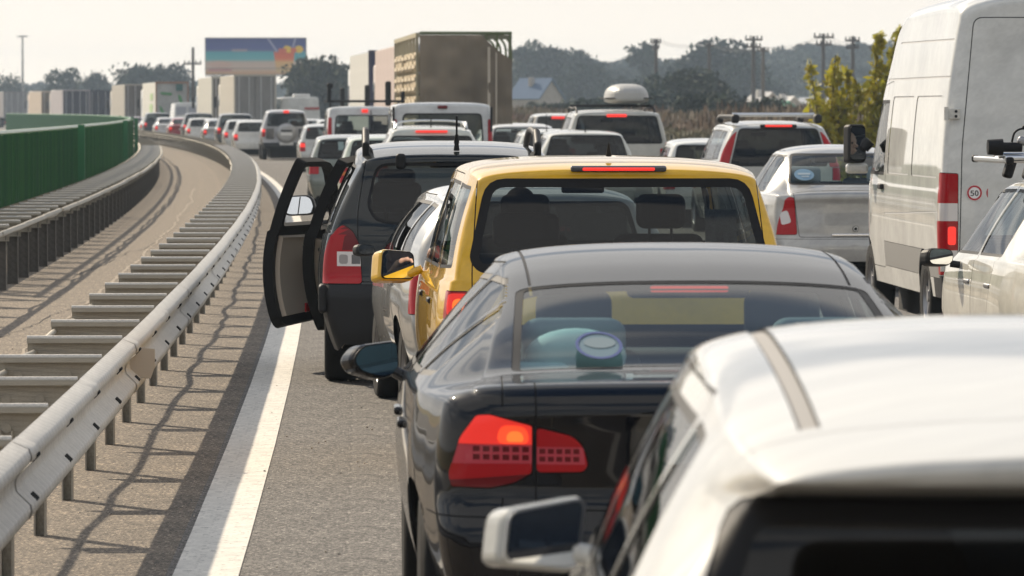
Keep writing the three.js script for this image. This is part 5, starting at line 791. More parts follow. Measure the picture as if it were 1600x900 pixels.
// ---------------------------------------------------------------- trucks
function truck(d, off, o, label, cab = {}) {
  const W = o.W ?? 2.5, H = o.H ?? 4.0, Lb = o.L ?? 13.4, y0 = o.y0 ?? 1.1, t = thing('truck', label, 'truck', ...place(d, off, o.turn ?? 0, Lb)), z1 = Lb / 2, hb = H - y0;
  const side = std(o.side, 0.7, { map: dust }), rearM = std(o.rear ?? o.side, 0.75, { map: dust });  // rear is mostly a darker tone of side, its shade painted in
  const bh = o.boxH ?? hb - 0.04; part('cargo_box', merge(rb(W - 0.06, bh, Lb - 0.06, 0.03, 0, y0 + bh / 2 + 0.02, 0)), rearM, t);
  if (!o.slats) for (const x of [-1, 1]) { const n = 6; for (let i = 0; i < n; i++) part('side_panel', rb(0.05, hb - 0.1, Lb / n - 0.04, 0.02, x * (W / 2 - 0.02), y0 + hb / 2, z1 - (i + 0.5) * Lb / n), side, t); }
  if (!o.plainRear) for (const x of [-1, 1]) { const dr = part('rear_door', rb(W / 2 - 0.06, hb - 0.2, 0.05, 0.02, x * W / 4, y0 + hb / 2, z1), rearM, t); part('lock_rod', merge(rod([x * 0.35, y0 + 0.12, z1 + 0.05], [x * 0.35, H - 0.12, z1 + 0.05], 0.025), rod([x * 0.95, y0 + 0.12, z1 + 0.05], [x * 0.95, H - 0.12, z1 + 0.05], 0.025)), m.alu, dr); }
  part('frame', merge(bx(W, 0.12, 0.08, 0, H - 0.03, z1 + 0.012), bx(W, 0.14, 0.08, 0, y0 + 0.02, z1 + 0.012), bx(0.09, hb, 0.08, -W / 2 + 0.05, y0 + hb / 2, z1 + 0.012), bx(0.09, hb, 0.08, W / 2 - 0.05, y0 + hb / 2, z1 + 0.012)), o.frame ? std(o.frame, 0.6) : side, t);
  part('chassis', merge(bx(0.9, 0.25, Lb - 0.5, 0, y0 - 0.15, 0), bx(W - 0.1, 0.16, 0.1, 0, 0.55, z1 - 0.1), bx(0.1, 0.5, 0.1, -0.6, 0.8, z1 - 0.15), bx(0.1, 0.5, 0.1, 0.6, 0.8, z1 - 0.15)), m.plastic, t);
  for (const x of [-1, 1]) { part('tail_light', rb(0.4, 0.12, 0.06, 0.02, x * (W / 2 - 0.3), 0.56, z1 - 0.03), m.lens, t); part('mud_flap', bx(0.55, 0.55, 0.03, x * (W / 2 - 0.32), 0.55, z1 - 1.1), m.rubber, t); }
  for (const s of [1.9, 3.2, 4.5]) for (const x of [-1, 1]) { const w = part('wheel', wheelParts(0.5, 0.35, 1).tyre, m.rubber, t); w.position.set(x * (W / 2 - 0.2), 0.5, z1 - s); part('rim', wheelParts(0.5, 0.35, 1).rim, m.alloy, w); }
  const cm = std(cab.c ?? o.side, 0.4), zc = -z1 - 1.6;
  part('cab', merge(rb(2.4, cab.h ?? 2.6, 2.1, 0.15, 0, 0.9 + (cab.h ?? 2.6) / 2, zc), rb(2.2, 0.5, 1.5, 0.2, 0, 0.9 + (cab.h ?? 2.6) + 0.1, zc + 0.1)), cm, t);
  part('cab_window', merge(rb(0.04, 0.7, 0.9, 0.01, -1.2, 2.5, zc - 0.4), rb(0.04, 0.7, 0.9, 0.01, 1.2, 2.5, zc - 0.4)), m.smoke, t);
  for (const x of [-1, 1]) { part('side_mirror', rb(0.18, 0.75, 0.25, 0.06, x * 1.42, 2.4, zc - 0.9), m.plastic, t); const w = part('wheel', wheelParts(0.5, 0.35, 1).tyre, m.rubber, t); w.position.set(x * 1.0, 0.5, zc - 0.2); }
  return t;
}
const smear2 = tex(256, 2.6, (x, y) => { const n = 0.6 * vnoise(x / 60, y / 25, 12, 95) + 0.4 * vnoise(x / 12, y / 9, 64, 96), v = 0.66 + 0.36 * (n - 0.5); return [v, v * 0.98, v * 0.95]; });
{ // tarpaulin truck with crates showing through its open side
  const W = 2.5, H = 4.03, L = 13.4, t = truck(133, 5.3, { side: [0.42, 0.34, 0.24], rear: [0.085, 0.075, 0.062], frame: [0.12, 0.12, 0.07], H: 3.9, plainRear: true, slats: true, boxH: 1.75 }, 'truck with a dark weathered tarpaulin over its rear and stacked crates along its open side', { c: [0.3, 0.3, 0.32] }), z1 = L / 2;
  const wood = [[0.66, 0.54, 0.37], [0.74, 0.62, 0.45], [0.58, 0.46, 0.31]].map((c) => std(c, 0.8, { map: dust }));
  for (let r = 0; r < 4; r++) for (let c = 0; c < 6; c++) { const k = part('crate', rb(0.34, 0.50, 1.55, 0.03, -W / 2 + 0.06 + hash2(r, c, 2) * 0.05, 1.42 + r * 0.60, z1 - 0.95 - c * 2.1), wood[Math.floor(hash2(r, c, 5) * 3)], t); part('crate_boards', merge(bx(0.03, 0.1, 1.5, -W / 2 - 0.125, 1.28 + r * 0.60, z1 - 0.95 - c * 2.1), bx(0.03, 0.1, 1.5, -W / 2 - 0.125, 1.55 + r * 0.60, z1 - 0.95 - c * 2.1)), wood[1], k); }
  part('side_posts', merge(Array.from({ length: 8 }, (_, i) => bx(0.08, 2.8, 0.1, -W / 2 - 0.06, 2.5, z1 - 0.1 - i * 1.88)), bx(0.1, 0.12, L, -W / 2 - 0.05, 3.93, 0)), std([0.34, 0.30, 0.20], 0.7), t);
  // sagging tarpaulin over the rear with rolled upper right corner
  const g = new THREE.PlaneGeometry(W, 2.85, 40, 40), p = g.attributes.position; for (let i = 0; i < p.count; i++) { const x = p.getX(i) / W, y = p.getY(i) / 2.85; let yy = p.getY(i); const cut2 = 1.43 - Math.max(0, x - 0.16) * 2.1; yy = Math.min(yy, cut2 + 0.03 * Math.sin(x * 14)); p.setXYZ(i, p.getX(i), yy, 0.03 + 0.025 * Math.sin(x * 31 + y * 3) + 0.04 * Math.sin(y * 11 + x * 5) * (0.5 - y) + 0.05 * vnoise(x * 9 + 9, y * 9 + 9, 99, 4)); }
  g.computeVertexNormals(); part('tarpaulin', flat(g).translate(0, 2.5, z1 + 0.08), std([0.42, 0.36, 0.28], 0.9, { map: smear2 }), t); part('tarpaulin_seam', merge(bx(0.07, 2.5, 0.03, 0.62, 2.35, z1 + 0.16), bx(0.04, 2.3, 0.03, 0.82, 2.3, z1 + 0.16)), std([0.46, 0.41, 0.33], 0.9), t);
  part('hoops', merge(rod([-1.25, 3.98, z1 + 0.03], [1.25, 3.98, z1 + 0.03], 0.05), ...[0.55, 0.85, 1.2].map((x) => rod([x, 3.1, z1 + 0.03], [x, 3.98, z1 + 0.03], 0.035)), ...Array.from({ length: 6 }, (_, i) => tube([[0.7, 3.98, z1 - i * 2.2], [1.0, 3.92, z1 - i * 2.2], [1.2, 3.7, z1 - i * 2.2], [1.24, 3.2, z1 - i * 2.2]], 0.035, 6, 10))), std([0.10, 0.13, 0.05], 0.7), t);
}
truck(155, 5.66, { side: [0.62, 0.50, 0.47], rear: [0.35, 0.3, 0.3], H: 3.96 }, 'pale pink truck mostly hidden behind the tarpaulin truck', { c: [0.6, 0.5, 0.46] });
truck(175, 5.75, { side: [0.68, 0.67, 0.64], rear: [0.05, 0.06, 0.13], H: 4.0, frame: [0.06, 0.06, 0.1] }, 'white-sided truck with a dark blue rear, left of the pink truck', { c: [0.7, 0.7, 0.7] });
truck(290, 5.85, { side: [0.55, 0.51, 0.44], rear: [0.26, 0.25, 0.24], H: 3.98 }, 'grey truck with plain double rear doors below the billboard');
truck(311, 5.8, { side: [0.62, 0.60, 0.54], rear: [0.2, 0.18, 0.16], H: 4.0 }, 'cream-sided truck between the plain grey truck and the leaf-printed truck');
{
  const t = truck(370, 5.95, { side: [0.78, 0.76, 0.70], rear: [0.42, 0.42, 0.41], H: 4.0, plainRear: true, frame: [0.28, 0.14, 0.08] }, 'white truck with green leaf shapes printed on its rear', { c: [0.7, 0.7, 0.7] }), z = 6.7 + 0.012, gm = std([0.05, 0.22, 0.06], 0.7), gl = std([0.38, 0.52, 0.25], 0.7);
  const leaf = (pts) => extr(rounded(pts, 0.1), 0.01);
  part('leaf_print', merge(leaf([[-0.95, 2.3], [-0.85, 1.7], [-0.55, 1.25], [-0.6, 1.75], [-0.78, 2.1]]).translate(0, 0, z), leaf([[0.45, 3.1], [0.55, 2.5], [0.85, 2.1], [0.8, 2.6], [0.65, 3.0]]).translate(0, 0, z), leaf([[-0.9, 3.25], [0.0, 3.2], [0.0, 3.0], [-0.8, 3.08]]).translate(0, 0, z)), gm, t); part('fruit_print', leaf([[-1.1, 1.6], [-0.85, 1.6], [-0.85, 1.25], [-1.1, 1.25]]).translate(0, 0, z), std([0.5, 0.25, 0.06], 0.7), t);
  part('badge', bx(0.5, 0.5, 0.02, 0.55, 3.6, z + 0.05), std([0.02, 0.09, 0.08], 0.7), t); part('side_print', merge(bx(0.02, 0.5, 2.6, -1.285, 2.9, 3), bx(0.02, 0.7, 3, -1.285, 2.0, 2.6)), gl, t);
}
truck(402, 5.9, { side: [0.50, 0.46, 0.40], rear: [0.16, 0.14, 0.13], H: 4.0 }, 'tan truck just right of the small white van at the end of the fence');
truck(466, 5.7, { side: [0.44, 0.40, 0.42], rear: [0.035, 0.035, 0.06], H: 3.8, W: 2.6 }, 'truck with a pinkish side and a dark blue-grey rear, above the green fence', { c: [0.5, 0.45, 0.4] });
truck(470, 8.5, { side: [0.035, 0.035, 0.06], H: 3.78, W: 2.55 }, 'dark truck standing close beside the pinkish-sided one above the green fence');
truck(492, 5.85, { side: [0.55, 0.45, 0.36], rear: [0.2, 0.16, 0.12], H: 3.75 }, 'tan-sided truck third from the left edge above the green fence');
truck(535, 5.9, { side: [0.33, 0.31, 0.32], rear: [0.3, 0.3, 0.32], H: 3.9, turn: 0.1 }, 'grey ribbed truck at the left edge above the green fence', { c: [0.5, 0.12, 0.1] });
const boxVan = (H, W) => quick('hatch', 5.6, W, H, paint([0.74, 0.74, 0.73]), { o: { category: 'van', beltY: 1.2, rh: W * 0.44, rearY: H - 0.03, lean: 0.05, cowlS: 4.7, roofF: 4.0, noseY: 0.95, rear: [[0.2, 0.04], [0.4, 0], [H, 0.06]] }, p: { noRear: true, noSide: true, lights: [[W / 2 - 0.12, 1.3], [W / 2 + 0.1, 1.3], [W / 2 + 0.1, 0.8], [W / 2 - 0.12, 0.8]] }, plate: [0.8, 0] });
const doorsOn = (c, o) => part('rear_door', merge(bx(0.02, o.H - 0.8, 0.02, 0, (o.H + 0.5) / 2, o.L / 2 - 0.03), rb(o.W * 0.36, 0.6, 0.02, 0.01, -o.W * 0.22, o.H - 0.6, o.L / 2 - 0.04), rb(o.W * 0.36, 0.6, 0.02, 0.01, o.W * 0.22, o.H - 0.6, o.L / 2 - 0.04)), std([0.30, 0.31, 0.34], 0.4), c);
{ let o = boxVan(2.45, 2.0); doorsOn(putCar(o, 'van', 'small white panel van below the leaf-printed truck', 350, 5.6), o); o = boxVan(2.6, 2.0); doorsOn(putCar(o, 'van', 'white panel van left of the long white bus under the billboard', 316, 8.1), o); o = boxVan(2.4, 1.9); doorsOn(putCar(o, 'van', 'white panel van standing alone right of the dark trucks above the fence', 452, 9.0), o);
  o = quick('hatch', 8.5, 2.55, 2.72, paint([0.74, 0.73, 0.70]), { o: { category: 'bus', beltY: 1.3, rh: 1.12, rearY: 2.68, lean: 0.06, cowlS: 8.0, roofF: 7.6, noseY: 1.1, wheels: [2.0, 6.9], rear: [[0.2, 0.04], [0.4, 0], [2.7, 0.06]] }, p: { noRear: true, noDoors: true, s0: 0.5 } });
  const c = putCar(o, 'bus', 'long white minibus with a red stripe behind the spare-wheel off-roader', 300, 9.3); part('stripe', bx(0.9, 0.14, 0.02, 0.7, 2.0, o.L / 2 - 0.01), std([0.4, 0.06, 0.05], 0.5), c); part('roof_unit', rb(1.0, 0.22, 1.4, 0.09, 0.15, 2.78, o.L / 2 - 1.3), paint([0.74, 0.73, 0.70]), c); }
// ---------------------------------------------------------------- beyond the road: reeds, trees, poles, houses, hoarding
const bark = std([0.07, 0.06, 0.05], 0.9);
function crownGeo(seed, w, h, n, leaf, sparse = 0, more = 0) {                         // many small leaf faces in clumps through an uneven volume
  const r = rng(seed), pos = [], nor = [], col = [], clumps = [];
  const nc = Math.round(16 + r() * 8) + more;
  for (let i = 0; i < nc; i++) { const a = r() * 6.28, e = Math.pow(r(), 0.6), y = 0.12 + 0.8 * r(), rad = w / 2 * Math.sqrt(Math.max(0.08, 1 - (2 * y - 1.0) ** 2)) * e * 0.85; clumps.push([Math.cos(a) * rad, y * h, Math.sin(a) * rad, (0.16 + 0.15 * r()) * w, 0.6 + 0.8 * r()]); }
  for (let i = 0; i < n; i++) {
    const c = clumps[Math.floor(r() * nc)], u = r() * 2 - 1, t = r() * 6.28, q = c[3] * Math.cbrt(0.15 + 0.85 * r()) * (r() < sparse ? 1.5 : 1), s = Math.sqrt(1 - u * u), x = c[0] + q * s * Math.cos(t), y = c[1] + q * u * 0.8, z = c[2] + q * s * Math.sin(t);
    const e = new THREE.Euler(r() * 6, r() * 6, r() * 6), k = leaf * (0.6 + 0.8 * r()), A = [[-k, 0, 0], [0, -0.45 * k, 0.1 * k], [k, 0, 0], [0, 0.45 * k, 0.1 * k]].map((v) => new THREE.Vector3(...v).applyEuler(e).add(new THREE.Vector3(x, y, z)));
    const nn = new THREE.Vector3(x - c[0], y - c[1] + 0.3 * q, z - c[2]).normalize().lerp(new THREE.Vector3(0, 0, 1).applyEuler(e), 0.45).normalize(), tint = c[4] * (0.75 + 0.5 * r());
    for (const j of [0, 1, 2, 0, 2, 3]) { pos.push(A[j].x, A[j].y, A[j].z); nor.push(nn.x, nn.y, nn.z); col.push(tint, tint, tint); }
  }
  const g = new THREE.BufferGeometry(); g.setAttribute('position', new THREE.Float32BufferAttribute(pos, 3)); g.setAttribute('normal', new THREE.Float32BufferAttribute(nor, 3)); g.setAttribute('color', new THREE.Float32BufferAttribute(col, 3)); return g;
}
const leafMat = (c) => phys(c, 0.85, { vertexColors: true, transmission: 0.12, side: THREE.DoubleSide, specularIntensity: 0.3 });
const greens = [[0.016, 0.032, 0.022], [0.02, 0.036, 0.022], [0.014, 0.028, 0.022], [0.026, 0.036, 0.02]].map(leafMat);
const crowns = Array.from({ length: 6 }, (_, i) => crownGeo(100 + i, i < 4 ? 8 : 6.5, i < 4 ? 7 : 8.5, 3000, 0.42, 0.06)), slim = crownGeo(131, 4.2, 10, 3200, 0.36, 0, 40), thin = crownGeo(140, 6, 6, 700, 0.3, 0.4);
const trunkGeo = merge(cyl(0.28, 0.12, 5, 8, 0, 2.5, 0), rod([0, 3, 0], [1.6, 5.6, 0.4], 0.1), rod([0, 3.4, 0], [-1.5, 6, -0.5], 0.09), rod([0, 2.6, 0], [0.3, 5.4, 1.4], 0.08));
function tree(px, d, h, kind, label, group, w = 1) {
  if (px > 780 && d > 465) { h = (h - 1.9) * 1.55 + 1.9; d *= 1.55; } const t = thing('tree', label, 'tree', new THREE.Vector3(px2x(px, d), -0.3, -d), hash2(px, d, 1) * 6, group), c = kind === 'slim' ? slim : kind === 'thin' ? thin : crowns[kind], top = kind === 'slim' ? 10.4 : kind === 'thin' ? 7.6 : (kind < 4 ? 8.6 : 10), s = h / top;
  part('trunk', trunkGeo, bark, t); part('crown', c, greens[Math.floor(hash2(px, d, 3) * 4)], t).position.y = kind === 'slim' ? 0.4 : 1.6; t.scale.set(s * w, s, s * w); return t;
}
// forested ridges far behind
{
  const r = rng(77), g = crownGeo(400, 8, 8, 520, 0.75), mt = leafMat([0.014, 0.028, 0.024]);
  const ridge = (name, label, x0, x1, d, hgt, n, depth) => {
    const im = new THREE.InstancedMesh(g, mt, n), k = new THREE.Color();
    for (let i = 0; i < n; i++) { const x = lerp(x0, x1, r()), b = r(), y = hgt(x) * (1 - b * 0.75), s = 0.5 + r() * 0.5, sy = s * (0.8 + 0.5 * r()); im.setMatrixAt(i, M4(x, y - 8 * sy + (r() - 0.5) * 1.2, -d + b * depth, 0, r() * 6, 0, new THREE.Vector3(s, sy, s))); im.setColorAt(i, k.setScalar(0.7 + 0.6 * r())); }
    stuff(name, im, scene, label, 'forest');
  };
  const px = (p, d) => px2x(p, d);
  ridge('far_forest', 'hazy blue-green wooded ridge on the right behind the power poles', px(760, 1150), px(1800, 1150), 1150, (x) => { const p = 800 + x * 7700 / 1150; return 13.0 + 5.0 * sstep(p, 1000, 1390) + 0.6 * Math.sin(p / 37) + 0.4 * Math.sin(p / 13); }, 3600, 260);
  ridge('far_forest', 'low hazy blue wooded ridge on the left behind the trucks', px(-180, 1300), px(560, 1300), 1300, (x) => { const p = 800 + x * 7700 / 1300; return 8.2 + 0.6 * sstep(p, 0, 300) + 0.25 * Math.sin(p / 41); }, 2600, 240);
  const hillG = (x0, x1, d, h) => { const s = new THREE.Shape([[x0, -1], [x0, h * 0.8], [(x0 + x1) / 2, h], [x1, h * 1.1], [x1, -1]].map((q) => new THREE.Vector2(...q))); return new THREE.ExtrudeGeometry(s, { depth: 120, bevelEnabled: false }).translate(0, 0, -d - 130); };
  setting('hill', hillG(px(730, 1150), px(1900, 1150), 1150, 6), std([0.022, 0.03, 0.02], 0.95)); setting('hill', hillG(px(-220, 1300), px(600, 1300), 1300, 5), std([0.022, 0.03, 0.02], 0.95));
}
// trees
const PLACE = {806: 'next to the right edge of the tarpaulin truck', 846: 'above the blue-roofed house', 880: 'right of the blue-roofed house', 902: 'leaning over the field second right of the blue-roofed house', 935: 'midway between the blue-roofed house and the tall slim tree', 962: 'low, two crowns left of the tall slim tree', 985: 'touching the left side of the tall slim tree', 1045: 'just right of the power pole by the tall slim tree', 1066: 'thin and see-through, left of the pole sticking out of the trees', 1090: 'behind the pole sticking out of the trees', 1125: 'wide, right of the pole sticking out of the trees', 1150: 'left of the two close power poles', 1168: 'directly behind the two close power poles', 915: 'low, in front of the crowns right of the blue-roofed house', 1055: 'low and wide above the roof box, left half', 1085: 'low and wide above the roof box, right half', 975: 'low, left of the roof box', 1205: 'low, right of the two close power poles'};
[[806, 560, 8.2, 0], [846, 540, 9.0, 1, 1.1], [880, 600, 8.4, 2], [902, 560, 8.6, 3], [935, 640, 7.8, 4], [962, 600, 6.6, 5], [985, 640, 7.2, 0], [1045, 600, 7.6, 1], [1066, 560, 8.0, 'thin'], [1090, 600, 7.3, 3], [1125, 480, 8.0, 2, 1.25], [1150, 520, 7.2, 5], [1168, 470, 6.6, 0], [915, 500, 6.2, 2], [1055, 420, 5.2, 0, 1.2], [1085, 410, 5.0, 2, 1.25], [975, 470, 5.0, 4, 1.2], [1205, 520, 5.0, 1]].forEach(([p, d, h, k, w]) => tree(p, d, h, k, 'dark tree ' + PLACE[p], null, w));
tree(1003, 520, 9.3, 'slim', 'tall slim dark tree standing above the others beside a power pole', null, 1);
[[490, 520, 7.0, 1], [506, 500, 7.4, 0], [524, 530, 6.6, 4], [540, 540, 6.5, 2]].forEach(([p, d, h, k]) => tree(p, d, h, k, { 490: 'dark tree touching the right edge of the billboard', 506: 'highest dark tree between the billboard and the white-sided truck', 524: 'dark tree meeting the left edge of the white-sided truck', 540: 'dark tree mostly hidden behind the white-sided truck' }[p], null));
[[8, 900, 8.6, 'thin'], [24, 900, 8.0, 'thin']].forEach(([p, d, h, k]) => tree(p, d, h, k, p < 10 ? 'thin far tree cut by the left edge' : 'thin far tree just left of the lamp mast', null));
tree(104, 820, 8.8, 0, 'round far tree above the dark truck on the left', null, 0.9); tree(132, 860, 8.0, 'thin', 'see-through small tree right of the round far tree', null); tree(152, 840, 8.0, 5, 'narrow far tree left of the tan truck', null, 0.75);
tree(203, 760, 8.6, 'thin', 'thin far tree left of the leaf-printed truck', null); tree(222, 760, 8.6, 1, 'broad far tree over the white side of the leaf-printed truck', null, 0.95); tree(253, 780, 9.4, 'slim', 'pointed far tree above the leaf-printed truck', null); tree(272, 770, 8.3, 2, 'rounded far tree right of the pointed one, above the leaf-printed truck', null, 0.9);
// reed field
{
  const r = rng(31), pos = [], nor = [];
  for (let i = 0; i < 16; i++) { const a = r() * 6.28, q = r() * 0.5, x = Math.cos(a) * q, z = Math.sin(a) * q, h = 1.2 + r() * 0.9, w = 0.016 + r() * 0.02, l = (r() - 0.5) * 0.6, l2 = (r() - 0.5) * 0.6, b = r() * 3.14, cx = Math.cos(b) * w, cz = Math.sin(b) * w; pos.push(x - cx, 0, z - cz, x + cx, 0, z + cz, x + l * 0.5 + cx, h * 0.7, z + l2 * 0.5 + cz, x - cx, 0, z - cz, x + l * 0.5 + cx, h * 0.7, z + l2 * 0.5 + cz, x + l, h, z + l2); if (r() < 0.6) pos.push(x + l - 0.05, h - 0.25, z + l2, x + l + 0.05, h - 0.22, z + l2, x + l * 1.1, h + 0.12, z + l2); for (let k = nor.length; k < pos.length; k += 3) nor.push(0, 1, 0); }
  const g = new THREE.BufferGeometry(); g.setAttribute('position', new THREE.Float32BufferAttribute(pos, 3)); g.setAttribute('normal', new THREE.Float32BufferAttribute(nor, 3));
  const N = 30000, im = new THREE.InstancedMesh(g, phys([0.105, 0.066, 0.038], 0.9, { transmission: 0.3, side: THREE.DoubleSide, specularIntensity: 0.2 }), N), c = new THREE.Color();
  for (let i = 0; i < N; i++) { const d = 70 + 330 * Math.pow(r(), 0.7), off = 19 + r() * (40 + d * 0.09), p = at(d, off), n = vnoise(p.x / 9 + 300, p.z / 9 + 300, 9999, 41), s = (0.42 + 0.62 * n + 0.2 * r()) * (off < 24 ? 0.6 : 1); im.setMatrixAt(i, M4(p.x, -0.08, p.z, 0, r() * 6, 0, new THREE.Vector3(1.4, s, 1.4))); const v = 0.65 + 0.6 * r(), gr = off < 22 ? 0.7 : 0.7 * vnoise(p.x / 17 + 90, p.z / 17 + 90, 9999, 43); im.setColorAt(i, c.setRGB(v * (1.05 - 0.35 * gr), v * (0.85 + 0.35 * gr), v * (0.85 - 0.2 * gr))); }
  stuff('reed_field', im, scene, 'brown reeds and dry grass filling the field right of the motorway', 'reeds');
}
{ // bushes standing in the reeds
  const SPOT = { 940: 'in the brown field left of the big off-roader', 1100: 'right behind the roof box', 1130: 'between the roof box and the two close poles', 1200: 'at the foot of the thinner close pole', 985: 'just left of the roof box', 1020: 'behind the left end of the roof box', 885: 'in front of the trees right of the blue-roofed house', 830: 'in front of the blue-roofed house', 1270: 'left of the pole with wide cross arms' }, bush = (px, d, h, k, w) => { const t = thing('bush', 'dark green bush ' + SPOT[px], 'bush', new THREE.Vector3(px2x(px, d), -0.2, -d), px), s = h / 8; part('stem', rod([0, 0, 0], [0, 3, 0], 0.2), bark, t); part('foliage', crowns[k], greens[k % 4], t); t.scale.set(s * w, s, s * w); };
  [[940, 330, 3.2, 0, 1.6], [1100, 300, 3.4, 1, 1.4], [1130, 310, 3.0, 2, 1.5], [1200, 280, 3.2, 3, 0.8], [985, 350, 3.4, 1, 1.7], [1020, 380, 3.6, 2, 1.5], [885, 380, 3.0, 3, 1.5], [830, 400, 3.0, 0, 1.4], [1270, 380, 2.8, 1, 1.2]].forEach((a) => bush(...a));
}
{ // lit sapling in front of the van
  const d = 112, t = thing('sapling', 'sunlit yellow-green sapling with loose leaves left of the tall van', 'young tree', new THREE.Vector3(px2x(1344, d), -0.1, -d)), r = rng(8), pos = [], nor = [], col = [], st = [];
  const stem = (x, z, h, lx, n, lf) => { const pts = []; for (let k = 0; k <= 5; k++) pts.push([x + lx * (k / 5) ** 1.3 + (r() - 0.5) * 0.06, h * k / 5, z + (r() - 0.5) * 0.1]); st.push(tube(pts, 0.014, 5, 12)); for (let i = 0; i < n; i++) { const u = Math.pow(r(), 0.8), k = lf + (1 - lf) * u, px = x + lx * k ** 1.3 + (r() - 0.5) * 0.85 * (1.15 - k), y = h * k + (r() - 0.5) * 0.15, pz = z + (r() - 0.5) * 0.5 * (1.15 - k), e = new THREE.Euler(r() * 6, r() * 6, r() * 6), q = 0.075 + 0.06 * r(), tn = 0.6 + 0.8 * r(); const A = [[-q * 1.3, 0, 0], [-0.2 * q, -q * 0.7, 0.01], [q * 1.5, 0, 0], [-0.2 * q, q * 0.7, 0.01]].map((v) => new THREE.Vector3(...v).applyEuler(e).add(new THREE.Vector3(px, y, pz))), nn = new THREE.Vector3(0, 0, 1).applyEuler(e); for (const j of [0, 1, 2, 0, 2, 3]) { pos.push(A[j].x, A[j].y, A[j].z); nor.push(nn.x, nn.y, nn.z); col.push(tn * (0.9 + 0.3 * r()), tn, tn * 0.8); } } };
stem(0.1, 0, 3.75, 0.35, 210, 0.2); stem(0.15, 0.1, 3.85, 0.75, 190, 0.2); for (let i = 0; i < 20; i++) stem((r() - 0.5) * 1.7, (r() - 0.5) * 1.2, 1.5 + r() * 1.4 + (i % 3 ? 0 : 0.6), (r() - 0.45) * 1.0, 130, 0.02);
  const g = new THREE.BufferGeometry(); g.setAttribute('position', new THREE.Float32BufferAttribute(pos, 3)); g.setAttribute('normal', new THREE.Float32BufferAttribute(nor, 3)); g.setAttribute('color', new THREE.Float32BufferAttribute(col, 3));
  part('stem', merge(st), bark, t); part('foliage', g, phys([0.42, 0.40, 0.05], 0.7, { vertexColors: true, transmission: 0.55, side: THREE.DoubleSide, specularIntensity: 0.4 }), t);
}
{ // power poles
  const wood = std([0.06, 0.05, 0.045], 0.9), conc = std([0.10, 0.09, 0.08], 0.9);
  const pole = (px, d, h, arms, label, mt) => { const t = thing('power_pole', label, 'power pole', new THREE.Vector3(px2x(px, d), -0.3, -d), (hash2(px, 1, 1) - 0.5) * 0.8), top = h; part('pole', cyl(0.2, 0.14, h, 8, 0, h / 2, 0), mt, t); const a = part('cross_arm', merge(arms.map(([w, y]) => bx(w * 0.7, 0.17, 0.14, 0, top - y, 0.12))), mt, t); part('insulators', merge(arms.flatMap(([w, y]) => [-0.46, -0.2, 0.2, 0.46].map((f) => cyl(0.08, 0.05, 0.3, 6, f * w * 0.7, top - y + 0.2, 0.12)))), m.plastic, a); };
  pole(1025, 430, 8.4, [[1.3, 0.3], [0.9, 0.8]], 'dark power pole right of the tall slim tree', wood); pole(1108, 470, 8.6, [[1.2, 0.3]], 'power pole sticking out of the trees left of the two close poles', wood); pole(1177, 400, 8.2, [[2.0, 0.3], [1.6, 0.9]], 'left one of two close poles behind the silver off-road estate', conc); pole(1192, 440, 7.8, [[1.4, 0.3]], 'thinner right one of two close poles behind the silver off-road estate', conc); pole(1286, 400, 8.4, [[2.4, 0.3], [1.8, 0.9]], 'pale pole with wide cross arms between the estate and the sapling', conc); pole(1332, 420, 8.5, [[1.8, 0.4], [1.5, 1.0]], 'power pole just left of the sapling\'s top', wood); pole(1368, 430, 7.8, [[1.8, 0.3]], 'power pole seen through the sapling', wood); pole(302, 480, 8.3, [[2.6, 1.6]], 'dark power pole left of the billboard', wood);
  // cable runs along the row of poles
  const wires = [[1025, 430, 8.3], [1108, 470, 8.5], [1192, 440, 7.7], [1286, 400, 8.3], [1368, 430, 7.7], [1460, 420, 8]].map(([p, d, h]) => new THREE.Vector3(px2x(p, d), h - 0.3, -d)), ws = [];
  for (let i = 0; i + 1 < wires.length; i++) for (const o of [-0.5, 0.4]) { const a = wires[i], b = wires[i + 1], pts = []; for (let k = 0; k <= 8; k++) { const u = k / 8, q = a.clone().lerp(b, u); q.y -= 1.6 * u * (1 - u) - o * 0.2; q.z += o; pts.push(q); } ws.push(tube(pts, 0.016, 4, 10)); }
  single('overhead_wires', merge(ws), m.plastic, 'thin wires sagging between the power poles on the right', 'wires');
}
{ // tall lamp mast
  const d = 900, t = thing('lamp_mast', 'tall pale lamp mast with a round head at the left edge', 'lamp mast', new THREE.Vector3(px2x(36, d), 0, -d)), mt = std([0.42, 0.42, 0.42], 0.6, { metalness: 0.3 }); part('mast', cyl(0.32, 0.16, 15.4, 10, 0, 7.7, 0), mt, t); part('lamp_ring', merge(flat(new THREE.TorusGeometry(0.75, 0.12, 8, 20).rotateX(Math.PI / 2)).translate(0, 15.4, 0), bx(1.5, 0.08, 0.1, 0, 15.4, 0), bx(0.1, 0.08, 1.5, 0, 15.4, 0)), mt, t); for (let i = 0; i < 8; i++) part('lamp_head', rb(0.34, 0.2, 0.34, 0.05, Math.cos(i * 0.785) * 0.8, 15.3, Math.sin(i * 0.785) * 0.8), mt, t);
}
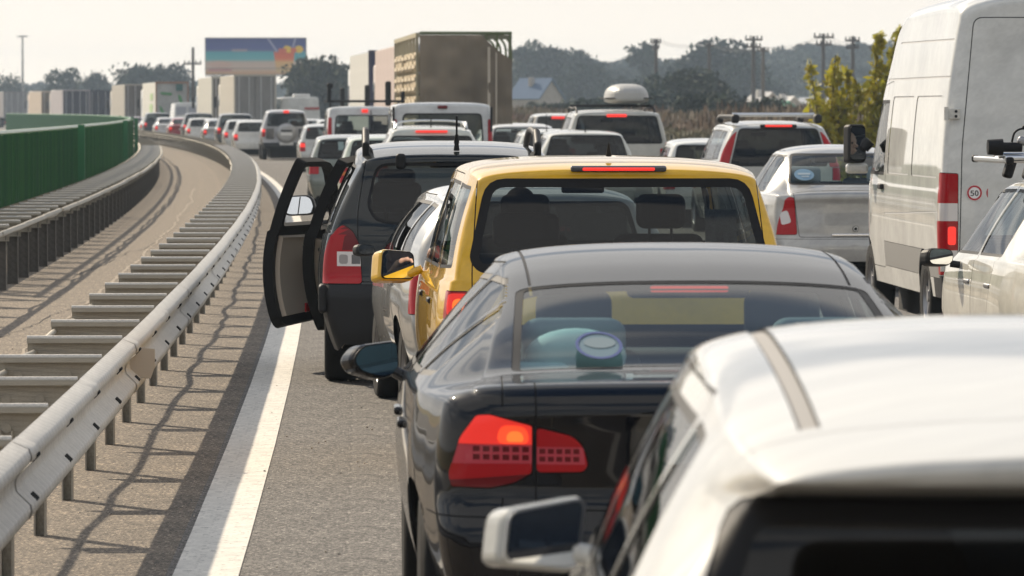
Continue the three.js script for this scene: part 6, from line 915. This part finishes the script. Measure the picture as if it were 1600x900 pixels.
{ // billboard with a holiday drink
  const d = 592, W = 12, H = 4.3, t = thing('billboard', 'large billboard picturing an orange iced drink with a straw on a beach', 'billboard', new THREE.Vector3(px2x(400, d), 0, -d), -0.02), c = document.createElement('canvas'); c.width = 768; c.height = 276; const k = c.getContext('2d');
  let g = k.createLinearGradient(0, 0, 0, 276); [[0, '#2c3a7c'], [0.30, '#3a4a8e'], [0.34, '#5a5f88'], [0.38, '#3f95a8'], [0.58, '#58a3ad'], [0.66, '#b9aaa2'], [0.85, '#c6b3a6'], [1, '#c99d72']].forEach(([a, b]) => g.addColorStop(a, b)); k.fillStyle = g; k.fillRect(0, 0, 768, 276);
  k.fillStyle = '#8b8494'; k.fillRect(200, 82, 120, 20); k.fillStyle = '#b98a86'; k.fillRect(20, 232, 180, 24); k.fillStyle = '#c0a59a'; k.beginPath(); k.ellipse(110, 200, 90, 26, 0, 0, 7); k.fill();
  k.strokeStyle = '#8f93b4'; k.lineWidth = 14; k.beginPath(); k.moveTo(478, 0); k.lineTo(548, 100); k.stroke(); k.beginPath(); k.moveTo(690, 0); k.lineTo(670, 70); k.stroke();
  g = k.createLinearGradient(0, 100, 0, 262); g.addColorStop(0, '#c2502c'); g.addColorStop(0.35, '#d2683a'); g.addColorStop(0.5, '#cfa468'); g.addColorStop(1, '#c9b184'); k.fillStyle = g; k.beginPath(); k.moveTo(522, 104); k.lineTo(684, 104); k.lineTo(664, 262); k.lineTo(544, 262); k.fill();
  k.fillStyle = '#d8b52c'; k.beginPath(); k.ellipse(632, 84, 36, 26, 0.4, 0, 7); k.fill(); k.beginPath(); k.ellipse(716, 84, 34, 28, 0, 0, 7); k.fill(); k.fillStyle = '#c65a3a'; k.beginPath(); k.ellipse(676, 92, 24, 20, 0, 0, 7); k.fill(); k.fillStyle = '#c4593b'; k.fillRect(560, 78, 60, 34);
  k.fillStyle = '#b5544a'; k.font = 'italic bold 40px serif';
  const tx = new THREE.CanvasTexture(c); tx.colorSpace = THREE.SRGBColorSpace; part('poster', flat(new THREE.PlaneGeometry(W, H)).translate(0, 8.35, 0.16), std(0xffffff, 0.8, { map: tx }), t);
  part('board', bx(W + 0.2, H + 0.2, 0.25, 0, 8.35, 0), std([0.2, 0.2, 0.2], 0.8), t); part('posts', merge([-4, 0, 4].map((x) => bx(0.35, 6.4, 0.35, x, 3.1, -0.3)), [-4, 0, 4].map((x) => rod([x, 1, -2.6], [x, 6.5, -0.3], 0.12))), std([0.12, 0.12, 0.12], 0.8), t); part('catwalk', merge(bx(W, 0.1, 0.8, 0, 6.0, 0.4), rod([-6, 6.9, 0.8], [6, 6.9, 0.8], 0.04)), std([0.14, 0.14, 0.14], 0.8), t);
}
{ // houses
  const house = (px, d, w, l, h, r, wallC, roofC, label, turn) => {
    const t = thing('house', label, 'house', new THREE.Vector3(px2x(px, d), -0.2, -d), turn), wm = std(wallC, 0.85, { map: dust }); const s = new THREE.Shape([[-w / 2, 0], [-w / 2, h], [0, h + r], [w / 2, h], [w / 2, 0]].map((q) => new THREE.Vector2(...q)));
    part('wall', flat(new THREE.ExtrudeGeometry(s, { depth: l, bevelEnabled: false })).translate(0, 0, -l / 2), wm, t);
    const a = Math.atan2(r, w / 2), rl = Math.hypot(r, w / 2) + 0.4, rf = part('roof', merge([-1, 1].map((k) => bx(rl, 0.16, l + 0.8, k * w / 4 + k * 0.08, h + r / 2 + 0.05, 0, 0, 0, -k * a))), std(roofC, 0.95), t); part('chimney', rb(0.6, 1.2, 0.6, 0.03, -w * 0.2, h + r * 0.9, 0), wm, rf);
    for (const x of [-0.25, 0.25]) for (const y of [1.2, 3.6]) if (y + 1.2 < h + r * 0.4) { const f = part('window', rb(1.2, 1.3, 0.08, 0.02, x * w, y + 0.65, l / 2 + 0.02), std([0.6, 0.6, 0.58], 0.6), t); part('pane', bx(1.0, 1.1, 0.03, x * w, y + 0.65, l / 2 + 0.06), m.smoke, f); }
    for (const z of [-0.25, 0.25]) { const f = part('window', rb(0.08, 1.3, 1.2, 0.02, -w / 2 - 0.02, 1.9, z * l), std([0.6, 0.6, 0.58], 0.6), t); part('pane', bx(0.03, 1.1, 1.0, -w / 2 - 0.06, 1.9, z * l), m.smoke, f); }
  };
  house(838, 640, 4.4, 5.4, 3.6, 2.4, [0.36, 0.33, 0.31], [0.05, 0.09, 0.16], 'pale house with a blue roof right of the tarpaulin truck', 0.75);
  house(1192, 600, 2.8, 3.6, 2.9, 1.2, [0.62, 0.60, 0.58], [0.5, 0.48, 0.46], 'small white house behind the two close power poles', 0.5); house(1228, 610, 2.6, 4, 2.5, 1.1, [0.62, 0.6, 0.58], [0.55, 0.53, 0.5], 'low white house left of the pole with wide cross arms', 0.4); house(1276, 620, 3.4, 4, 2.4, 1.1, [0.6, 0.58, 0.56], [0.5, 0.5, 0.5], 'far white house behind the pole with wide cross arms', 1.1); house(1216, 480, 3.2, 2.6, 1.9, 0.9, [0.45, 0.44, 0.42], [0.10, 0.30, 0.20], 'low shed with a green roof below the white houses', 0.6);
  house(45, 950, 15, 8, 4.5, 1.0, [0.36, 0.36, 0.40], [0.36, 0.36, 0.40], 'grey low building below the lamp mast', 0.05);
}
// ---------------------------------------------------------------- drivers seen in the mirrors
function sdfMesh(bones, centre, half, res) {                                // smooth union of tapered capsules, meshed on a grid
  const mc = new MarchingCubes(res, undefined, false, false, 90000), size = res; mc.isolation = 0;
  const q = new THREE.Vector3(), cap = (b) => { const [a, c, r0, r1] = b, ab = [c[0] - a[0], c[1] - a[1], c[2] - a[2]], l2 = ab[0] ** 2 + ab[1] ** 2 + ab[2] ** 2 || 1e-9, ap = [q.x - a[0], q.y - a[1], q.z - a[2]], t = clamp((ap[0] * ab[0] + ap[1] * ab[1] + ap[2] * ab[2]) / l2, 0, 1); return Math.hypot(ap[0] - ab[0] * t, ap[1] - ab[1] * t, ap[2] - ab[2] * t) - lerp(r0, r1, t); };
  for (let z = 0; z < size; z++) for (let y = 0; y < size; y++) for (let x = 0; x < size; x++) {
    q.set((x - size / 2) / (size / 2) * half + centre[0], (y - size / 2) / (size / 2) * half + centre[1], (z - size / 2) / (size / 2) * half + centre[2]);
    let d = 1; for (const b of bones) { const e = cap(b), k = b[4] ?? 0.03, h = clamp(0.5 + 0.5 * (d - e) / k, 0, 1); d = lerp(d, e, h) - k * h * (1 - h); }
    mc.field[x + y * size + z * size * size] = -d;
  }
  mc.update(); const n = mc.count ?? mc.geometry.drawRange.count, pos = Float32Array.from(mc.positionArray.subarray(0, n * 3)), nor = Float32Array.from(mc.normalArray.subarray(0, n * 3));
  for (let i = 0; i < pos.length; i += 3) for (let c = 0; c < 3; c++) pos[i + c] = pos[i + c] * half + centre[c];
  const g = new THREE.BufferGeometry(); g.setAttribute('position', new THREE.BufferAttribute(pos, 3)); g.setAttribute('normal', new THREE.BufferAttribute(nor, 3)); g.setAttribute('uv', new THREE.BufferAttribute(new Float32Array(n * 2), 2)); return g;
}
function driver(car, x, y, z, label, shirtC, armOut, hairC) {               // hips at the origin, facing forward (-z)
  const t = thing('person', label, 'person'); car.updateMatrixWorld(true); t.position.copy(car.localToWorld(new THREE.Vector3(x, y, z))); t.rotation.y = car.rotation.y;
  const skin = std([0.46, 0.27, 0.19], 0.55), elbowL = armOut ? [-0.36, 0.40, -0.12] : [-0.30, 0.26, -0.16], wristL = armOut ? [-0.45, 0.49, -0.36] : [-0.2, 0.36, -0.42], elbowR = [0.30, 0.26, -0.16], wristR = [0.17, 0.38, -0.42];
  const head = sdfMesh([[[0, 0.705, -0.01], [0, 0.745, -0.03], 0.082, 0.085], [[0, 0.66, -0.055], [0, 0.64, -0.075], 0.05, 0.036, 0.04], [[0, 0.70, -0.115], [0, 0.675, -0.13], 0.011, 0.016, 0.02], [[-0.03, 0.728, -0.098], [0.03, 0.728, -0.098], 0.014, 0.014, 0.02], [[-0.014, 0.636, -0.108], [0.014, 0.636, -0.108], 0.009, 0.009, 0.012], [[-0.084, 0.70, 0], [-0.087, 0.675, -0.005], 0.018, 0.012, 0.012], [[0.084, 0.70, 0], [0.087, 0.675, -0.005], 0.018, 0.012, 0.012], [[0, 0.64, 0.02], [0, 0.50, 0.05], 0.056, 0.065, 0.04]], [0, 0.66, -0.02], 0.2, 64);
  const arm = sdfMesh([[elbowL, wristL, 0.043, 0.029], [elbowR, wristR, 0.043, 0.029], [[elbowL[0] * 0.9, elbowL[1] * 1.0, elbowL[2] * 0.7], elbowL, 0.045, 0.044], [[elbowR[0] * 0.95, elbowR[1], elbowR[2] * 0.7], elbowR, 0.045, 0.044]], [-0.08, 0.40, -0.27], 0.46, 64);
  const hand = (w, s, dir) => { const f = (a, l, c) => { const k = [w[0] + a, w[1] - 0.005, w[2] - 0.085], e = [k[0] + a * 0.2, k[1] - 0.012 * c, k[2] - l * 0.55], e2 = [e[0], e[1] - 0.03 * c, e[2] - l * 0.3]; return [[k, e, 0.0095, 0.009, 0.008], [e, e2, 0.009, 0.0075, 0.006]]; }; return sdfMesh([[w, [w[0], w[1], w[2] - 0.04], 0.027, 0.03, 0.02], [[w[0] - 0.022, w[1], w[2] - 0.045], [w[0] - 0.028, w[1], w[2] - 0.09], 0.017, 0.013, 0.02], [[w[0] + 0.022, w[1], w[2] - 0.045], [w[0] + 0.028, w[1], w[2] - 0.09], 0.017, 0.013, 0.02], ...f(-0.03, 0.06, 1), ...f(-0.01, 0.075, 0.9), ...f(0.01, 0.07, 0.9), ...f(0.03, 0.055, 1.1), [[w[0] + s * 0.025, w[1], w[2] - 0.03], [w[0] + s * 0.055, w[1] - 0.012, w[2] - 0.06], 0.013, 0.01, 0.012], [[w[0] + s * 0.055, w[1] - 0.012, w[2] - 0.06], [w[0] + s * 0.06, w[1] - 0.02, w[2] - 0.09], 0.01, 0.008, 0.006]], [w[0], w[1], w[2] - 0.08], 0.13, 64); };
  const body = merge(head, arm, hand(wristL, 1), hand(wristR, -1)); part('body', body, skin, t);
  const shirt = sdfMesh([[[-0.09, 0.06, 0], [0.09, 0.06, 0], 0.13, 0.13], [[-0.1, 0.38, 0.04], [0.1, 0.38, 0.04], 0.115, 0.115, 0.1], [[-0.17, 0.47, 0.05], [0.17, 0.47, 0.05], 0.06, 0.06, 0.06], [[0, 0.2, 0.02], [0, 0.35, 0.03], 0.14, 0.14, 0.1], [[-0.19, 0.45, 0.04], elbowL.map((v, i) => lerp([-0.19, 0.45, 0.04][i], v, 0.85)), 0.064, 0.055], [[0.19, 0.45, 0.04], elbowR.map((v, i) => lerp([0.19, 0.45, 0.04][i], v, 0.85)), 0.064, 0.055]], [-0.03, 0.25, 0], 0.5, 60);
  part('shirt', shirt, std(shirtC, 0.9), t); part('trousers', sdfMesh([[[-0.09, 0.03, 0], [-0.12, 0.08, -0.42], 0.095, 0.065], [[0.09, 0.03, 0], [0.12, 0.08, -0.42], 0.095, 0.065], [[-0.12, 0.08, -0.42], [-0.12, -0.28, -0.58], 0.064, 0.045], [[0.12, 0.08, -0.42], [0.12, -0.28, -0.58], 0.064, 0.045]], [0, -0.1, -0.3], 0.45, 48), std([0.03, 0.035, 0.05], 0.9), t);
  part('hair', sdfMesh([[[0, 0.73, 0.02], [0, 0.765, -0.015], 0.088, 0.085]], [0, 0.75, 0], 0.14, 40).translate(0, 0.008, 0.012), std(hairC, 0.8), t);
  part('eyes', merge([-0.03, 0.03].map((e) => ball(0.0105, e, 0.708, -0.105))), std([0.05, 0.035, 0.03], 0.2), t); return t;
}
driver(yellowCar, -0.37, 0.62, 4.4 / 2 - 2.40, 'driver of the yellow people carrier, bare forearm on the sill, seen in its mirror', [0.10, 0.10, 0.13], true, [0.03, 0.02, 0.015]);
driver(whiteVan, -0.42, 1.02, 5.9 / 2 - 3.95, 'driver sitting in the tall white van in a dark top, seen in its mirror', [0.14, 0.10, 0.09], false, [0.05, 0.03, 0.02]);

renderer.setSize(1024, 576);
renderer.render(scene, camera);
